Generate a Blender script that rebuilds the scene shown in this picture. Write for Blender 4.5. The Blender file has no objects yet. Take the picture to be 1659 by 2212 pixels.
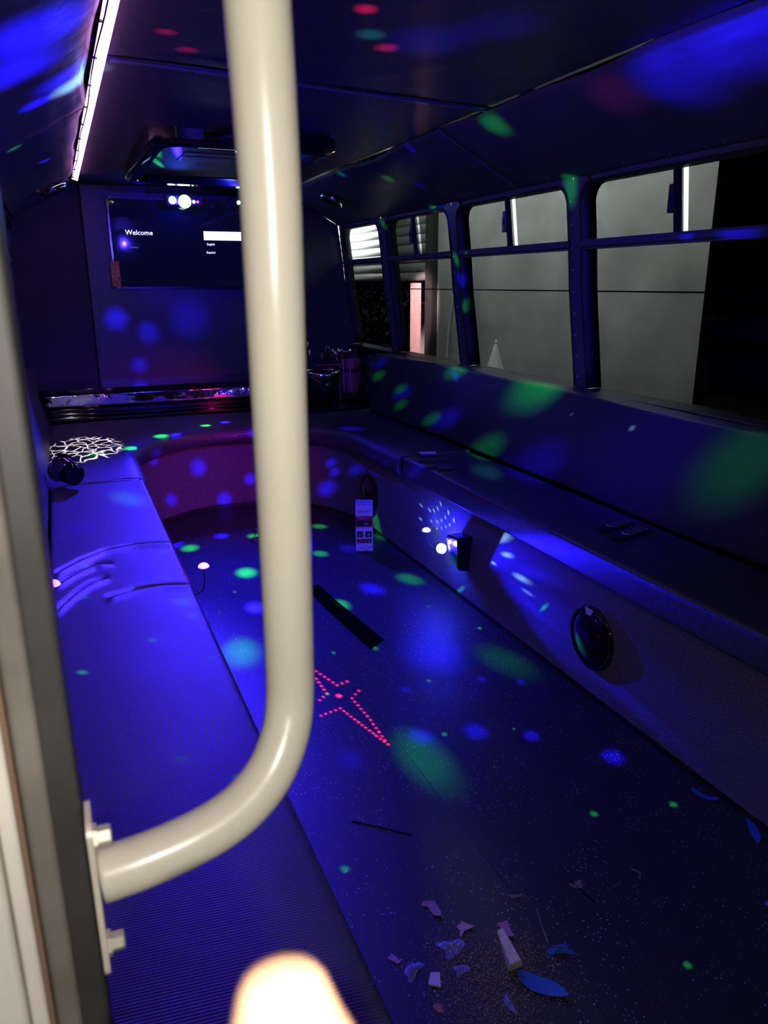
import bpy, bmesh, math, random
from mathutils import Vector, Matrix
random.seed(7)
C = bpy.context.collection
SC = bpy.context.scene
PI = math.pi

# ------------------------------------------------------------------ camera
cam_data = bpy.data.cameras.new('camera')
cam = bpy.data.objects.new('camera', cam_data); C.objects.link(cam)
RX = Vector((0.92336475, -0.38390724, -0.00357419))      # camera right
DN = Vector((-0.11339567, -0.26381869, -0.95788367))     # camera down
FW = Vector((0.36679553, 0.88488131, -0.2871343))        # camera forward
mw = Matrix.Identity(4)
for i in range(3):
    mw[i][0] = RX[i]; mw[i][1] = -DN[i]; mw[i][2] = -FW[i]
mw.translation = Vector((0, 0, 1.45))
cam.matrix_world = mw
cam_data.sensor_fit = 'VERTICAL'; cam_data.sensor_height = 9.8; cam_data.sensor_width = 7.35
cam_data.lens = 1646.88 / 2212 * 9.8
cam_data.clip_start = 0.01; cam_data.clip_end = 100
cam_data.dof.use_dof = True; cam_data.dof.focus_distance = 2.6; cam_data.dof.aperture_fstop = 2.6
SC.camera = cam

# ------------------------------------------------------------------ world, view
w = bpy.data.worlds.new('night'); SC.world = w; w.use_nodes = True
w.node_tree.nodes['Background'].inputs[0].default_value = (0.25, 0.28, 0.4, 1)
w.node_tree.nodes['Background'].inputs[1].default_value = 0.006
SC.view_settings.view_transform = 'Standard'; SC.view_settings.look = 'None'
SC.view_settings.exposure = 0.0; SC.view_settings.gamma = 1.0
SC.view_settings.use_curve_mapping = False

# ------------------------------------------------------------------ lights
BLUE = (0.014, 0.006, 1.0)
COL = {'g': (0.02, 1.0, 0.13), 'b': BLUE, 't': (0.05, 0.75, 0.8), 'r': (1.0, 0.015, 0.12),
       'c': (0.3, 0.65, 1.0), 'p': (0.55, 0.02, 0.6)}
def spot(src, tgt, rad, col, power, blend=0.6, size=0.004):
    """one spot lamp: from its place to the patch it lights"""
    s = Vector(src); t = Vector(tgt); d = t - s
    l = bpy.data.lights.new('beam', 'SPOT')
    l.energy = power * 12.566 * d.length_squared; l.color = col
    l.spot_size = max(0.018, 2 * math.atan(rad * 1.35 / d.length)); l.spot_blend = blend
    l.shadow_soft_size = size
    o = bpy.data.objects.new('beam', l); C.objects.link(o)
    o.location = s; o.rotation_euler = d.to_track_quat('-Z', 'Y').to_euler()
    return o
def point(loc, col, e, size=0.01):
    l = bpy.data.lights.new('bulb', 'POINT'); l.energy = e; l.color = col; l.shadow_soft_size = size
    o = bpy.data.objects.new('bulb', l); C.objects.link(o); o.location = loc; return o
def area(loc, tgt, sx, sy, col, e):
    l = bpy.data.lights.new('panel', 'AREA'); l.shape = 'RECTANGLE'; l.size = sx; l.size_y = sy
    l.energy = e; l.color = col
    o = bpy.data.objects.new('panel', l); C.objects.link(o); o.location = loc
    o.rotation_euler = (Vector(tgt) - Vector(loc)).to_track_quat('-Z', 'Y').to_euler(); return o

SRC = {1: (0.92, 5.80, 2.00),      # party light over the television
       2: (1.50, 3.05, 0.255),     # blue bulb on the right bench riser
       5: (0.95, 0.45, 1.98),      # unseen ball projector assumed under the ceiling near the entrance
       6: (1.30, 3.05, 0.50)}      # upward beams of the riser bulb
FLASH = 10.0
point((0.020, -0.006, 1.415), (1.0, 0.95, 0.88), FLASH, 0.004)      # the phone's flash
WASH = 1.0
spot(SRC[1], (0.75, 2.7, 0.0), 1.4, BLUE, 1.9 * WASH, 1.0, 0.01)                      # wide blue wash down the floor
spot(SRC[1], (0.02, 3.05, 0.57), 0.68, (0.040, 0.018, 1), 8.5 * WASH, 1.0, 0.01)         # onto the left bench
spot((0.9, 2.1, 1.98), (0.06, 2.7, 0.56), 0.80, (0.14, 0.045, 1), 1.5 * WASH, 1.0, 0.01)  # added violet fill on the left bench, no lamp seen there
spot(SRC[5], (0.5, 4.6, 0.6), 0.7, BLUE, 1.4 * WASH, 1.0, 0.01)
spot(SRC[5], (2.0, 3.0, 0.8), 1.0, BLUE, 1.3 * WASH, 1.0, 0.01)
spot((1.4, 3.0, 0.9), (0.9, 4.6, 0.3), 0.6, (0.60, 0.02, 0.20), 1.9, 1.0, 0.004)      # added red fill in the rear curve, no lamp seen
spot(SRC[6], (0.6, 3.4, 2.12), 1.7, BLUE, 0.8, 1.0, 0.01)  # added blue fill on the ceiling
spot(SRC[5], (0.9, 5.0, 1.7), 3.2, (0.06, 0.03, 1), 0.5, 1.0, 0.003)      # added blue ambient fill, set at the unseen ball projector
point((1.545, 3.04, 0.25), (0.012, 0.006, 1), 9.0, 0.02)
point((1.53, 3.23, 0.29), BLUE, 2.5, 0.015)
point((0.40, 2.70, 0.47), (1, 0.1, 0.9), 0.25, 0.015)
def web_spot(src, tgt, rad, col, power):
    """spot that throws a web of bright lines"""
    o = spot(src, tgt, rad, col, power, 0.25, 0.001); l = o.data; l.use_nodes = True; nt = l.node_tree; em = nt.nodes['Emission']
    tc = nt.nodes.new('ShaderNodeTexCoord'); mp = nt.nodes.new('ShaderNodeMapping'); mp.inputs['Scale'].default_value = (1, 1, 1)
    nz = nt.nodes.new('ShaderNodeTexNoise'); nz.inputs['Scale'].default_value = 14
    mx = nt.nodes.new('ShaderNodeMix'); mx.data_type = 'RGBA'; mx.blend_type = 'ADD'; mx.inputs[0].default_value = 0.06
    vo = nt.nodes.new('ShaderNodeTexVoronoi'); vo.feature = 'DISTANCE_TO_EDGE'; vo.inputs['Scale'].default_value = 24
    mr = nt.nodes.new('ShaderNodeMapRange'); mr.inputs['From Min'].default_value = 0.08; mr.inputs['From Max'].default_value = 0.0
    pw = nt.nodes.new('ShaderNodeMath'); pw.operation = 'POWER'; pw.inputs[1].default_value = 2.0
    nt.links.new(tc.outputs['Normal'], nz.inputs['Vector']); nt.links.new(tc.outputs['Normal'], mx.inputs[6]); nt.links.new(nz.outputs['Color'], mx.inputs[7])
    nt.links.new(mx.outputs[2], vo.inputs['Vector']); nt.links.new(vo.outputs['Distance'], mr.inputs['Value']); nt.links.new(mr.outputs[0], pw.inputs[0]); nt.links.new(pw.outputs[0], em.inputs['Strength'])
web_spot((0.10, 5.9, 1.45), (0.07, 4.62, 0.57), 0.155, (1.0, 0.88, 0.92), 11)  # added spot imitating reflected outside light on the rear cushion
# outside the bus: unseen lamps added for the wall, shutter, bush and post
OUT = 1.0
area((2.9, 6.0, 3.2), (4.0, 6.0, 2.75), 4.0, 0.6, (0.93, 1.0, 0.95), 300 * OUT)
area((3.3, 11.0, 2.5), (4.0, 11.0, 1.9), 1.6, 0.3, (0.97, 1.0, 0.96), 150 * OUT)
point((5.4, 11.8, 2.6), (1.0, 0.85, 0.7), 260 * OUT, 0.1)
spot((3.0, 7.6, 2.2), (4.0, 8.55, 1.0), 0.4, (1.0, 0.62, 0.62), 60 * OUT, 0.5, 0.05)
spot((2.9, 8.2, 2.6), (2.1, 5.6, 1.85), 0.35, (0.95, 1, 0.97), 1.6, 0.8, 0.05)

BEAMS = '''
g,1,28.8,0.776,4.707,0.0,41
g,1,24,0.94,4.313,0.0,36
g,1,24,0.552,4.242,0.0,45
g,1,24,0.764,3.731,0.0,49
g,1,3.8,0.545,2.85,0.0,69
g,1,24,1.362,4.34,0.0,40
g,1,24,1.212,3.858,0.0,36
g,1,24,1.514,3.312,0.0,52
g,1,24,1.083,3.144,0.0,37
g,1,7.2,1.5,2.362,0.0,78
g,1,7.2,0.923,1.887,0.0,77
g,5,70,1.451,2.964,0.0,9
g,5,70,1.556,2.664,0.0,8
g,5,70,1.064,2.661,0.0,12
g,5,70,0.89,2.694,0.0,9
g,5,70,0.762,2.392,0.0,9
g,5,70,1.149,2.333,0.0,9
g,5,70,1.041,1.99,0.0,9
g,5,49.0,1.252,1.466,0.0,11
g,5,49.0,1.49,1.41,0.0,11
g,5,49.0,0.525,1.54,0.0,11
g,5,35.0,1.127,0.972,-0.0,9
g,5,70,0.536,3.29,0.0,6
g,5,70,0.652,3.493,0.0,7
g,5,28.0,1.272,1.926,0.0,5
b,1,26,0.97,4.79,0.0,43
b,1,26,0.763,4.388,0.0,39
b,1,26,0.699,3.272,0.0,39
b,1,26,1.291,3.266,0.0,50
b,1,26,0.775,3.139,0.0,46
b,5,30.6,1.265,2.535,0.0,118
b,5,34,0.965,2.01,0.0,40
b,5,34,1.147,1.963,0.0,38
b,5,34,1.304,1.867,0.0,25
b,5,34,1.48,1.666,0.0,33
b,5,13.6,0.699,1.982,0.0,44
b,5,34,1.039,2.308,0.0,16
b,5,34,1.342,2.263,0.0,16
b,5,34,1.467,2.19,0.0,16
c,2,60,1.64,2.782,0.407,16
c,2,60,1.64,2.609,0.432,25
c,2,60,1.64,2.542,0.367,13
c,2,60,1.64,2.654,0.288,8
c,2,60,1.64,2.414,0.299,15
c,2,30.0,1.64,2.36,0.252,9
c,2,60,1.64,3.461,0.358,7
c,2,60,1.64,3.35,0.36,7
c,2,60,1.64,3.297,0.372,7
c,2,60,1.64,3.252,0.396,7
c,2,60,1.64,3.217,0.431,7
c,2,60,1.64,3.465,0.276,7
c,2,60,1.64,3.327,0.303,6
c,2,60,1.64,3.254,0.321,6
c,2,60,1.64,3.204,0.343,6
c,2,60,1.64,3.16,0.371,7
c,2,60,1.64,3.127,0.408,9
c,2,60,1.64,3.064,0.384,9
c,2,60,1.64,3.258,0.281,5
c,2,60,1.64,3.202,0.3,5
c,2,60,1.64,3.153,0.322,6
c,2,60,1.64,3.11,0.346,7
c,2,24.0,1.64,2.865,0.415,13
b,2,14,1.64,2.313,0.358,29
b,2,9.8,1.64,2.134,0.095,45
b,2,9.8,1.64,2.265,0.192,25
b,2,8.4,1.64,1.703,0.092,36
b,2,33.6,1.64,2.991,0.31,109
b,2,28.0,1.64,2.513,0.357,95
b,2,16.8,1.64,2.206,0.217,88
g,5,60,1.64,3.022,0.017,11
g,5,60,1.64,2.329,0.205,9
b,5,16,0.538,4.826,0.137,41
b,5,16,0.738,4.944,0.304,54
b,5,16,0.901,4.979,0.057,50
b,5,16,0.439,4.725,0.437,39
b,5,16,1.079,4.967,0.186,38
b,5,8.0,1.095,4.964,0.487,37
b,5,16,1.517,4.646,0.154,49
b,5,16,1.538,4.609,0.332,27
b,5,16,1.551,4.584,0.274,27
b,5,16,1.624,4.367,0.331,35
b,5,11.2,1.652,4.202,0.321,28
b,5,16,1.774,4.2,0.161,40
g,5,30,2.0,4.92,0.839,29
g,5,30,2.0,4.539,0.796,27
g,5,30,2.0,4.538,0.691,27
g,5,60,2.0,3.768,0.99,41
g,5,60,2.0,2.982,0.987,89
g,5,30,2.0,4.078,0.672,33
g,5,30,2.0,3.423,0.616,63
g,5,10.5,2.0,1.808,0.867,114
b,5,20,2.0,4.502,0.77,39
b,5,20,2.0,4.91,0.925,35
b,5,26.0,2.0,3.879,0.703,53
b,5,16.0,2.0,2.985,0.611,101
b,5,3.6,2.0,2.315,0.757,217
b,5,3.0,2.0,3.694,0.898,152
c,5,60,2.0,2.322,0.911,9
c,5,24.0,2.0,2.708,0.907,6
g,1,40,0.503,4.753,0.57,39
g,1,40,0.293,4.442,0.57,34
g,1,40,1.453,4.503,0.57,38
g,1,24.0,0.106,4.376,0.57,40
b,1,40,0.605,4.757,0.57,37
b,1,20.0,1.259,4.422,0.57,39
b,1,12.0,1.648,4.504,0.57,59
t,5,30,0.189,3.324,0.57,59
t,5,9.0,1.838,3.138,0.57,67
b,5,13.2,-0.007,2.973,0.57,52
b,5,13.2,0.243,2.07,0.57,61
b,5,5.5,0.122,1.786,0.57,103
t,5,15.0,0.242,2.106,0.57,24
t,5,18.0,0.251,1.998,0.57,15
t,5,45.0,-0.016,2.253,0.57,7
t,5,30,0.133,1.883,0.57,10
t,5,21.0,-0.006,2.533,0.57,9
t,5,30,0.242,2.558,0.57,9
t,5,15.0,0.223,2.311,0.57,12
t,5,15.0,0.21,1.231,0.57,8
t,5,12.0,0.254,1.73,0.57,10
t,5,7.5,0.123,1.33,0.57,11
g,5,60,-0.041,1.771,0.57,10
b,5,5.6,0.519,6.0,0.871,58
b,5,4.2,0.389,6.0,1.208,80
b,5,3.5,0.607,6.0,1.104,75
b,5,2.1,0.916,6.0,1.197,139
b,5,0.7,1.05,6.0,1.627,514
g,1,12,0.335,3.509,2.12,48
g,1,12,0.299,4.512,2.12,26
g,1,12,0.537,4.495,2.12,22
g,1,12,1.479,4.594,2.12,27
b,1,14,0.361,4.611,2.12,24
b,1,14,0.565,3.789,2.12,29
b,1,14,1.129,3.491,2.12,20
b,1,14,1.554,4.18,2.12,22
b,1,14,0.161,4.852,2.12,23
r,6,1.0,0.371,2.465,2.12,26
r,6,1.0,0.453,2.623,2.12,28
r,6,1.0,0.818,2.083,2.12,28
r,6,1.0,0.991,2.358,2.12,33
t,6,5,0.903,2.265,2.12,39
b,6,2.4,1.088,2.26,2.12,121
b,6,1.6,1.21,2.077,2.12,114
b,6,36.0,0.012,2.907,2.012,56
b,6,30.0,0.013,2.145,2.012,137
b,6,30.0,-0.042,2.407,1.981,131
b,6,60,0.017,4.194,2.015,26
b,6,30.0,0.119,2.759,2.073,112
c,6,72.0,0.144,2.902,2.088,89
g,6,16,-0.086,3.469,1.955,28
g,6,9,1.749,3.012,2.092,72
g,6,9,1.84,4.361,2.04,37
g,6,9,1.712,4.814,2.113,26
b,6,4.5,1.715,3.786,2.111,32
b,6,4.5,1.717,4.786,2.11,31
b,6,3.1,1.942,4.161,1.981,36
b,6,5.0,1.796,1.998,2.065,150
b,6,5.4,1.766,1.708,2.082,144
p,6,1.6,1.798,2.291,2.064,107
g,6,14,2.12,2.98,1.854,48
g,6,14,2.12,4.313,1.859,33
g,6,14,2.12,4.052,1.543,26
g,6,14,2.12,3.948,1.253,29
g,6,14,2.12,5.108,1.843,25
g,6,14,2.12,3.94,1.614,15
b,6,16,2.12,4.191,1.812,37
b,6,16,2.12,3.995,1.417,31
b,6,16,2.12,3.908,1.036,32
b,6,11.2,2.12,2.046,1.626,69
b,6,12.8,2.12,2.276,1.625,33
r,5,34,0.777,2.573,0.0,6
r,5,34,0.785,2.545,0.0,6
r,5,34,0.793,2.518,0.0,6
r,5,34,0.801,2.492,0.0,6
r,5,34,0.809,2.465,0.0,6
r,5,34,0.817,2.439,0.0,6
r,5,34,0.839,2.445,0.0,6
r,5,34,0.861,2.451,0.0,6
r,5,34,0.878,2.369,0.0,6
r,5,34,0.857,2.349,0.0,5
r,5,34,0.836,2.329,0.0,5
r,5,34,0.837,2.301,0.0,5
r,5,34,0.839,2.274,0.0,5
r,5,34,0.84,2.247,0.0,5
r,5,34,0.842,2.22,0.0,5
r,5,34,0.843,2.194,0.0,5
r,5,34,0.845,2.168,0.0,5
r,5,34,0.844,2.141,0.0,5
r,5,34,0.844,2.113,0.0,5
r,5,34,0.844,2.087,0.0,5
r,5,34,0.844,2.06,0.0,5
r,5,34,0.844,2.035,0.0,5
r,5,34,0.844,2.009,0.0,5
r,5,34,0.839,2.029,0.0,5
r,5,34,0.833,2.048,0.0,5
r,5,34,0.828,2.068,0.0,5
r,5,34,0.823,2.088,0.0,5
r,5,34,0.818,2.108,0.0,5
r,5,34,0.812,2.129,0.0,5
r,5,34,0.807,2.15,0.0,5
r,5,34,0.801,2.171,0.0,5
r,5,34,0.796,2.192,0.0,5
r,5,34,0.79,2.214,0.0,5
r,5,34,0.785,2.236,0.0,5
r,5,34,0.779,2.258,0.0,5
r,5,34,0.773,2.28,0.0,5
r,5,34,0.754,2.275,0.0,5
r,5,34,0.734,2.27,0.0,5
r,5,34,0.714,2.265,0.0,5
r,5,34,0.695,2.26,0.0,5
r,5,34,0.759,2.517,0.0,6
r,5,34,0.76,2.486,0.0,6
r,5,34,0.761,2.456,0.0,6
r,5,34,0.761,2.426,0.0,6
r,5,34,0.762,2.396,0.0,5
r,5,34,0.742,2.378,0.0,5
r,5,34,0.723,2.361,0.0,5
r,5,54.4,0.797,2.363,0.0,10
'''
def projector(src, dots):
    """one disco lamp: a bulb behind a shell of small lenses, each lens a coloured beam in its own direction"""
    K = 120.0
    s = Vector(src); l = bpy.data.lights.new('projector', 'POINT'); l.energy = K * 12.566; l.shadow_soft_size = 0.003
    l.use_nodes = True; nt = l.node_tree; em = nt.nodes['Emission']
    o = bpy.data.objects.new('projector', l); C.objects.link(o); o.location = s
    tc = nt.nodes.new('ShaderNodeTexCoord'); total = None
    for key in COL:
        acc = None
        for (c_, e_, t, r_) in dots:
            if c_ != key: continue
            d = Vector(t) - s; L = d.length; d.normalize()
            ds = nt.nodes.new('ShaderNodeVectorMath'); ds.operation = 'DISTANCE'; ds.inputs[1].default_value = d * SIGN
            mr = nt.nodes.new('ShaderNodeMapRange'); mr.interpolation_type = 'SMOOTHSTEP'
            mr.inputs['From Min'].default_value = r_ * 1.45 / L; mr.inputs['From Max'].default_value = r_ * (0.25 if r_ > 0.02 else 0.0) / L
            mr.inputs['To Min'].default_value = 0.0; mr.inputs['To Max'].default_value = e_ * L * L / K
            nt.links.new(tc.outputs['Normal'], ds.inputs[0]); nt.links.new(ds.outputs['Value'], mr.inputs['Value'])
            if acc is None: acc = mr.outputs[0]
            else:
                ad = nt.nodes.new('ShaderNodeMath'); ad.operation = 'ADD'; nt.links.new(acc, ad.inputs[0]); nt.links.new(mr.outputs[0], ad.inputs[1]); acc = ad.outputs[0]
        if acc is None: continue
        sc = nt.nodes.new('ShaderNodeVectorMath'); sc.operation = 'SCALE'; sc.inputs[0].default_value = COL[key]; nt.links.new(acc, sc.inputs['Scale'])
        if total is None: total = sc.outputs[0]
        else:
            ad = nt.nodes.new('ShaderNodeVectorMath'); ad.operation = 'ADD'; nt.links.new(total, ad.inputs[0]); nt.links.new(sc.outputs[0], ad.inputs[1]); total = ad.outputs[0]
    nt.links.new(total, em.inputs['Color']); em.inputs['Strength'].default_value = 1.0
SIGN = 1.0
GAIN = {'g': 0.42, 'b': 0.8, 't': 0.5, 'r': 9.0, 'c': 0.6, 'p': 0.4}
PACK = {}
for ln in BEAMS.strip().split('\n'):
    c_, s_, e_, x_, y_, z_, r_ = ln.split(',')
    PACK.setdefault(int(s_), []).append((c_, float(e_) * GAIN[c_] * (1.5 if c_ == 'b' else 1.0) * (2.0 if c_ == 'g' and float(r_) < 9 else 1.0), (float(x_), float(y_), float(z_)), max(0.0045, float(r_) / 1000)))
for s_, dots in PACK.items(): projector(SRC[s_], dots)

# ------------------------------------------------------------------ materials
MAT = {}
def new_mat(name):
    m = bpy.data.materials.new(name); m.use_nodes = True
    nt = m.node_tree; b = nt.nodes['Principled BSDF']; MAT[name] = m
    return m, nt, b
def mat(name, col, rough=0.5, metal=0.0, emit=None, es=0.0, bump=None, var=0.0, coat=0.0, vscale=30):
    m, nt, b = new_mat(name)
    b.inputs['Base Color'].default_value = (*col, 1); b.inputs['Roughness'].default_value = rough
    b.inputs['Metallic'].default_value = metal; b.inputs['Coat Weight'].default_value = coat
    if emit: b.inputs['Emission Color'].default_value = (*emit, 1); b.inputs['Emission Strength'].default_value = es
    tc = nt.nodes.new('ShaderNodeTexCoord')
    if bump:
        nz = nt.nodes.new('ShaderNodeTexNoise'); nz.inputs['Scale'].default_value = bump[0]; nz.inputs['Detail'].default_value = 4
        bp = nt.nodes.new('ShaderNodeBump'); bp.inputs['Strength'].default_value = bump[1]; bp.inputs['Distance'].default_value = bump[2]
        nt.links.new(tc.outputs['Object'], nz.inputs['Vector']); nt.links.new(nz.outputs['Fac'], bp.inputs['Height'])
        nt.links.new(bp.outputs['Normal'], b.inputs['Normal'])
    if var:
        nz = nt.nodes.new('ShaderNodeTexNoise'); nz.inputs['Scale'].default_value = vscale; nz.inputs['Detail'].default_value = 5
        rp = nt.nodes.new('ShaderNodeValToRGB')
        rp.color_ramp.elements[0].position = 0.3; rp.color_ramp.elements[1].position = 0.7
        rp.color_ramp.elements[0].color = (*[c * (1 - var) for c in col], 1); rp.color_ramp.elements[1].color = (*[min(1, c * (1 + var)) for c in col], 1)
        nt.links.new(tc.outputs['Object'], nz.inputs['Vector']); nt.links.new(nz.outputs['Fac'], rp.inputs['Fac'])
        nt.links.new(rp.outputs['Color'], b.inputs['Base Color'])
    return m
def ribbed(name, col, rough, scale, depth, axis='Y', tilt=0.0):
    """woven vinyl with fine ribs"""
    m, nt, b = new_mat(name)
    b.inputs['Base Color'].default_value = (*col, 1); b.inputs['Roughness'].default_value = rough
    tc = nt.nodes.new('ShaderNodeTexCoord'); mp = nt.nodes.new('ShaderNodeMapping'); mp.inputs['Rotation'].default_value = (0, 0, tilt)
    wv = nt.nodes.new('ShaderNodeTexWave'); wv.bands_direction = axis; wv.inputs['Scale'].default_value = scale
    wv.inputs['Distortion'].default_value = 0.15
    bp = nt.nodes.new('ShaderNodeBump'); bp.inputs['Strength'].default_value = 0.8; bp.inputs['Distance'].default_value = depth
    rp = nt.nodes.new('ShaderNodeMix'); rp.data_type = 'RGBA'
    rp.inputs[6].default_value = (*[c * 0.6 for c in col], 1); rp.inputs[7].default_value = (*[c * 1.3 for c in col], 1)
    nt.links.new(tc.outputs['Object'], mp.inputs['Vector']); nt.links.new(mp.outputs['Vector'], wv.inputs['Vector'])
    nt.links.new(wv.outputs['Fac'], bp.inputs['Height']); nt.links.new(bp.outputs['Normal'], b.inputs['Normal'])
    nt.links.new(wv.outputs['Fac'], rp.inputs[0]); nt.links.new(rp.outputs[2], b.inputs['Base Color'])
    return m
ribbed('seat_vinyl', (0.052, 0.050, 0.060), 0.42, 62, 0.0012, 'Y', 0.12)
ribbed('back_vinyl', (0.045, 0.045, 0.055), 0.38, 90, 0.0008, 'Z')
mat('cove_vinyl', (0.075, 0.075, 0.085), 0.5, bump=(9, 0.5, 0.012))
mat('ceiling_vinyl', (0.050, 0.050, 0.060), 0.42, bump=(14, 0.5, 0.006))
mat('wall_vinyl', (0.030, 0.030, 0.036), 0.6, bump=(160, 0.2, 0.001), var=0.2, vscale=6)
mat('panel_vinyl', (0.045, 0.045, 0.055), 0.35, bump=(6, 0.3, 0.01))
mat('carpet', (0.13, 0.13, 0.14), 0.95, bump=(500, 0.8, 0.002), var=0.45, vscale=220)
mat('black_plastic', (0.012, 0.012, 0.014), 0.3)
mat('black_gloss', (0.006, 0.006, 0.008), 0.06, coat=0.5)
mat('rubber', (0.012, 0.012, 0.012), 0.6)
mat('frame_black', (0.02, 0.02, 0.023), 0.35, bump=(200, 0.15, 0.0006))
mat('pillar_metal', (0.10, 0.10, 0.12), 0.38)
mat('chrome', (0.75, 0.75, 0.78), 0.12, 1.0)
mat('dark_chrome', (0.30, 0.28, 0.30), 0.12, 1.0)
mat('cream_paint', (0.64, 0.59, 0.48), 0.30, coat=0.3, var=0.04, vscale=12)
mat('beige_metal', (0.80, 0.74, 0.66), 0.4, bump=(30, 0.3, 0.002), var=0.12, vscale=9)
mat('grey_rubber', (0.21, 0.19, 0.16), 0.5, bump=(60, 0.3, 0.001), var=0.25, vscale=14)
mat('dark_rubber', (0.055, 0.052, 0.047), 0.5, var=0.25, vscale=14)
mat('brown_seam', (0.22, 0.14, 0.09), 0.7)
mat('bolt_metal', (0.46, 0.44, 0.36), 0.35, 0.3)
mat('led_pink', (1, 1, 1), 0.5, emit=(0.95, 0.38, 1.0), es=8)
mat('led_blue', (0.2, 0.4, 1), 0.3, emit=(0.25, 0.75, 1.0), es=26)
mat('led_cyan', (0.2, 0.4, 1), 0.3, emit=(0.45, 0.95, 1.0), es=10)
mat('led_green', (0.2, 0.8, 0.3), 0.3, emit=(0.5, 1.0, 0.35), es=6)
mat('led_red', (0.8, 0.1, 0.1), 0.3, emit=(1.0, 0.05, 0.1), es=4)
mat('bulb_pink', (1, 0.5, 1), 0.3, emit=(1.0, 0.22, 0.95), es=3.2)
mat('bulb_blue', (0.5, 0.8, 1), 0.3, emit=(0.6, 0.9, 1.0), es=9)
mat('bulb_white', (0.9, 0.9, 1), 0.3, emit=(0.8, 0.95, 1.0), es=6)
mat('screen', (0.004, 0.005, 0.012), 0.03, emit=(0.01, 0.015, 0.09), es=0.12)
mat('screen_white', (1, 1, 1), 0.4, emit=(0.85, 0.95, 1.0), es=1.6)
mat('screen_grey', (0.3, 0.3, 0.3), 0.4, emit=(0.4, 0.42, 0.45), es=0.08)
mat('sticker_orange', (0.85, 0.30, 0.10), 0.6, var=0.05)
mat('ink', (0.01, 0.01, 0.012), 0.7)
mat('white_paper', (0.72, 0.66, 0.78), 0.7)
mat('red_print', (0.45, 0.03, 0.05), 0.6)
mat('mirror_strip', (0.75, 0.74, 0.78), 0.05, 1.0, bump=(9, 0.35, 0.012))
mat('white_button', (0.75, 0.62, 0.75), 0.5)
mat('grey_button', (0.25, 0.23, 0.27), 0.5)
mat('pink_label', (0.45, 0.18, 0.30), 0.6)
mat('outside_grey', (0.42, 0.43, 0.42), 0.8, var=0.25, vscale=2.2)
mat('outside_dark', (0.025, 0.025, 0.025), 0.8)
mat('shutter_metal', (0.22, 0.23, 0.23), 0.5, var=0.05)
mat('pink_post', (0.85, 0.60, 0.58), 0.7, var=0.06)
mat('white_cloth', (0.9, 0.9, 0.9), 0.8)
mat('leaf', (0.10, 0.09, 0.07), 0.8, var=0.6, vscale=10)
mat('asphalt', (0.12, 0.12, 0.12), 0.9, var=0.3, vscale=10)
mat('chain_metal', (0.8, 0.8, 0.8), 0.3, 0.6)
mat('red_plastic', (0.45, 0.07, 0.09), 0.35)
mat('purple_paper', (0.40, 0.24, 0.42), 0.8)
mat('pink_paper', (0.60, 0.38, 0.55), 0.8)
mat('blue_tape', (0.02, 0.14, 0.65), 0.45)
mat('cream_wedge', (0.62, 0.60, 0.45), 0.6, var=0.15, vscale=60)
mat('blue_film', (0.20, 0.22, 0.65), 0.25, var=0.4, vscale=60)
mat('dust', (0.42, 0.31, 0.28), 0.9)
mat('white_chip', (0.7, 0.66, 0.75), 0.6)
mat('orange_bit', (0.40, 0.20, 0.12), 0.7)
mat('thread', (0.22, 0.22, 0.20), 0.7)
mat('violet_print', (0.35, 0.3, 0.6), 0.6)
mat('thread_shadow_black', (0.004, 0.004, 0.006), 0.8)  # black for the threads and for the painted shadow strip
MAT['thread_shadow_black'].node_tree.nodes['Principled BSDF'].inputs['Specular IOR Level'].default_value = 0.0
# skin with light subsurface
ms = mat('skin', (0.62, 0.34, 0.20), 0.5, bump=(300, 0.2, 0.0004), var=0.06, vscale=60)
ms.node_tree.nodes['Principled BSDF'].inputs['Subsurface Weight'].default_value = 0.15
ms.node_tree.nodes['Principled BSDF'].inputs['Subsurface Radius'].default_value = (0.01, 0.004, 0.002)
# tinted window glass, clear glass
def glassy(name, tint, gloss, rough=0.0):
    m = bpy.data.materials.new(name); m.use_nodes = True; nt = m.node_tree; nt.nodes.clear(); MAT[name] = m
    out = nt.nodes.new('ShaderNodeOutputMaterial'); mx = nt.nodes.new('ShaderNodeMixShader')
    tr = nt.nodes.new('ShaderNodeBsdfTransparent'); tr.inputs[0].default_value = (*tint, 1)
    gl = nt.nodes.new('ShaderNodeBsdfGlossy'); gl.inputs['Roughness'].default_value = rough
    lw = nt.nodes.new('ShaderNodeLayerWeight'); pw = nt.nodes.new('ShaderNodeMath'); pw.operation = 'POWER'; pw.inputs[1].default_value = 4.0
    fr = nt.nodes.new('ShaderNodeMath'); fr.operation = 'MULTIPLY_ADD'; fr.inputs[1].default_value = 0.5 * gloss; fr.inputs[2].default_value = 0.03 * gloss
    nt.links.new(lw.outputs['Facing'], pw.inputs[0]); nt.links.new(pw.outputs[0], fr.inputs[0])
    nt.links.new(fr.outputs[0], mx.inputs[0]); nt.links.new(tr.outputs[0], mx.inputs[1]); nt.links.new(gl.outputs[0], mx.inputs[2])
    nt.links.new(mx.outputs[0], out.inputs[0]); return m
glassy('tinted_glass', (0.34, 0.345, 0.345), 0.5)
glassy('clear_glass', (0.88, 0.9, 0.92), 1.5)
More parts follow.
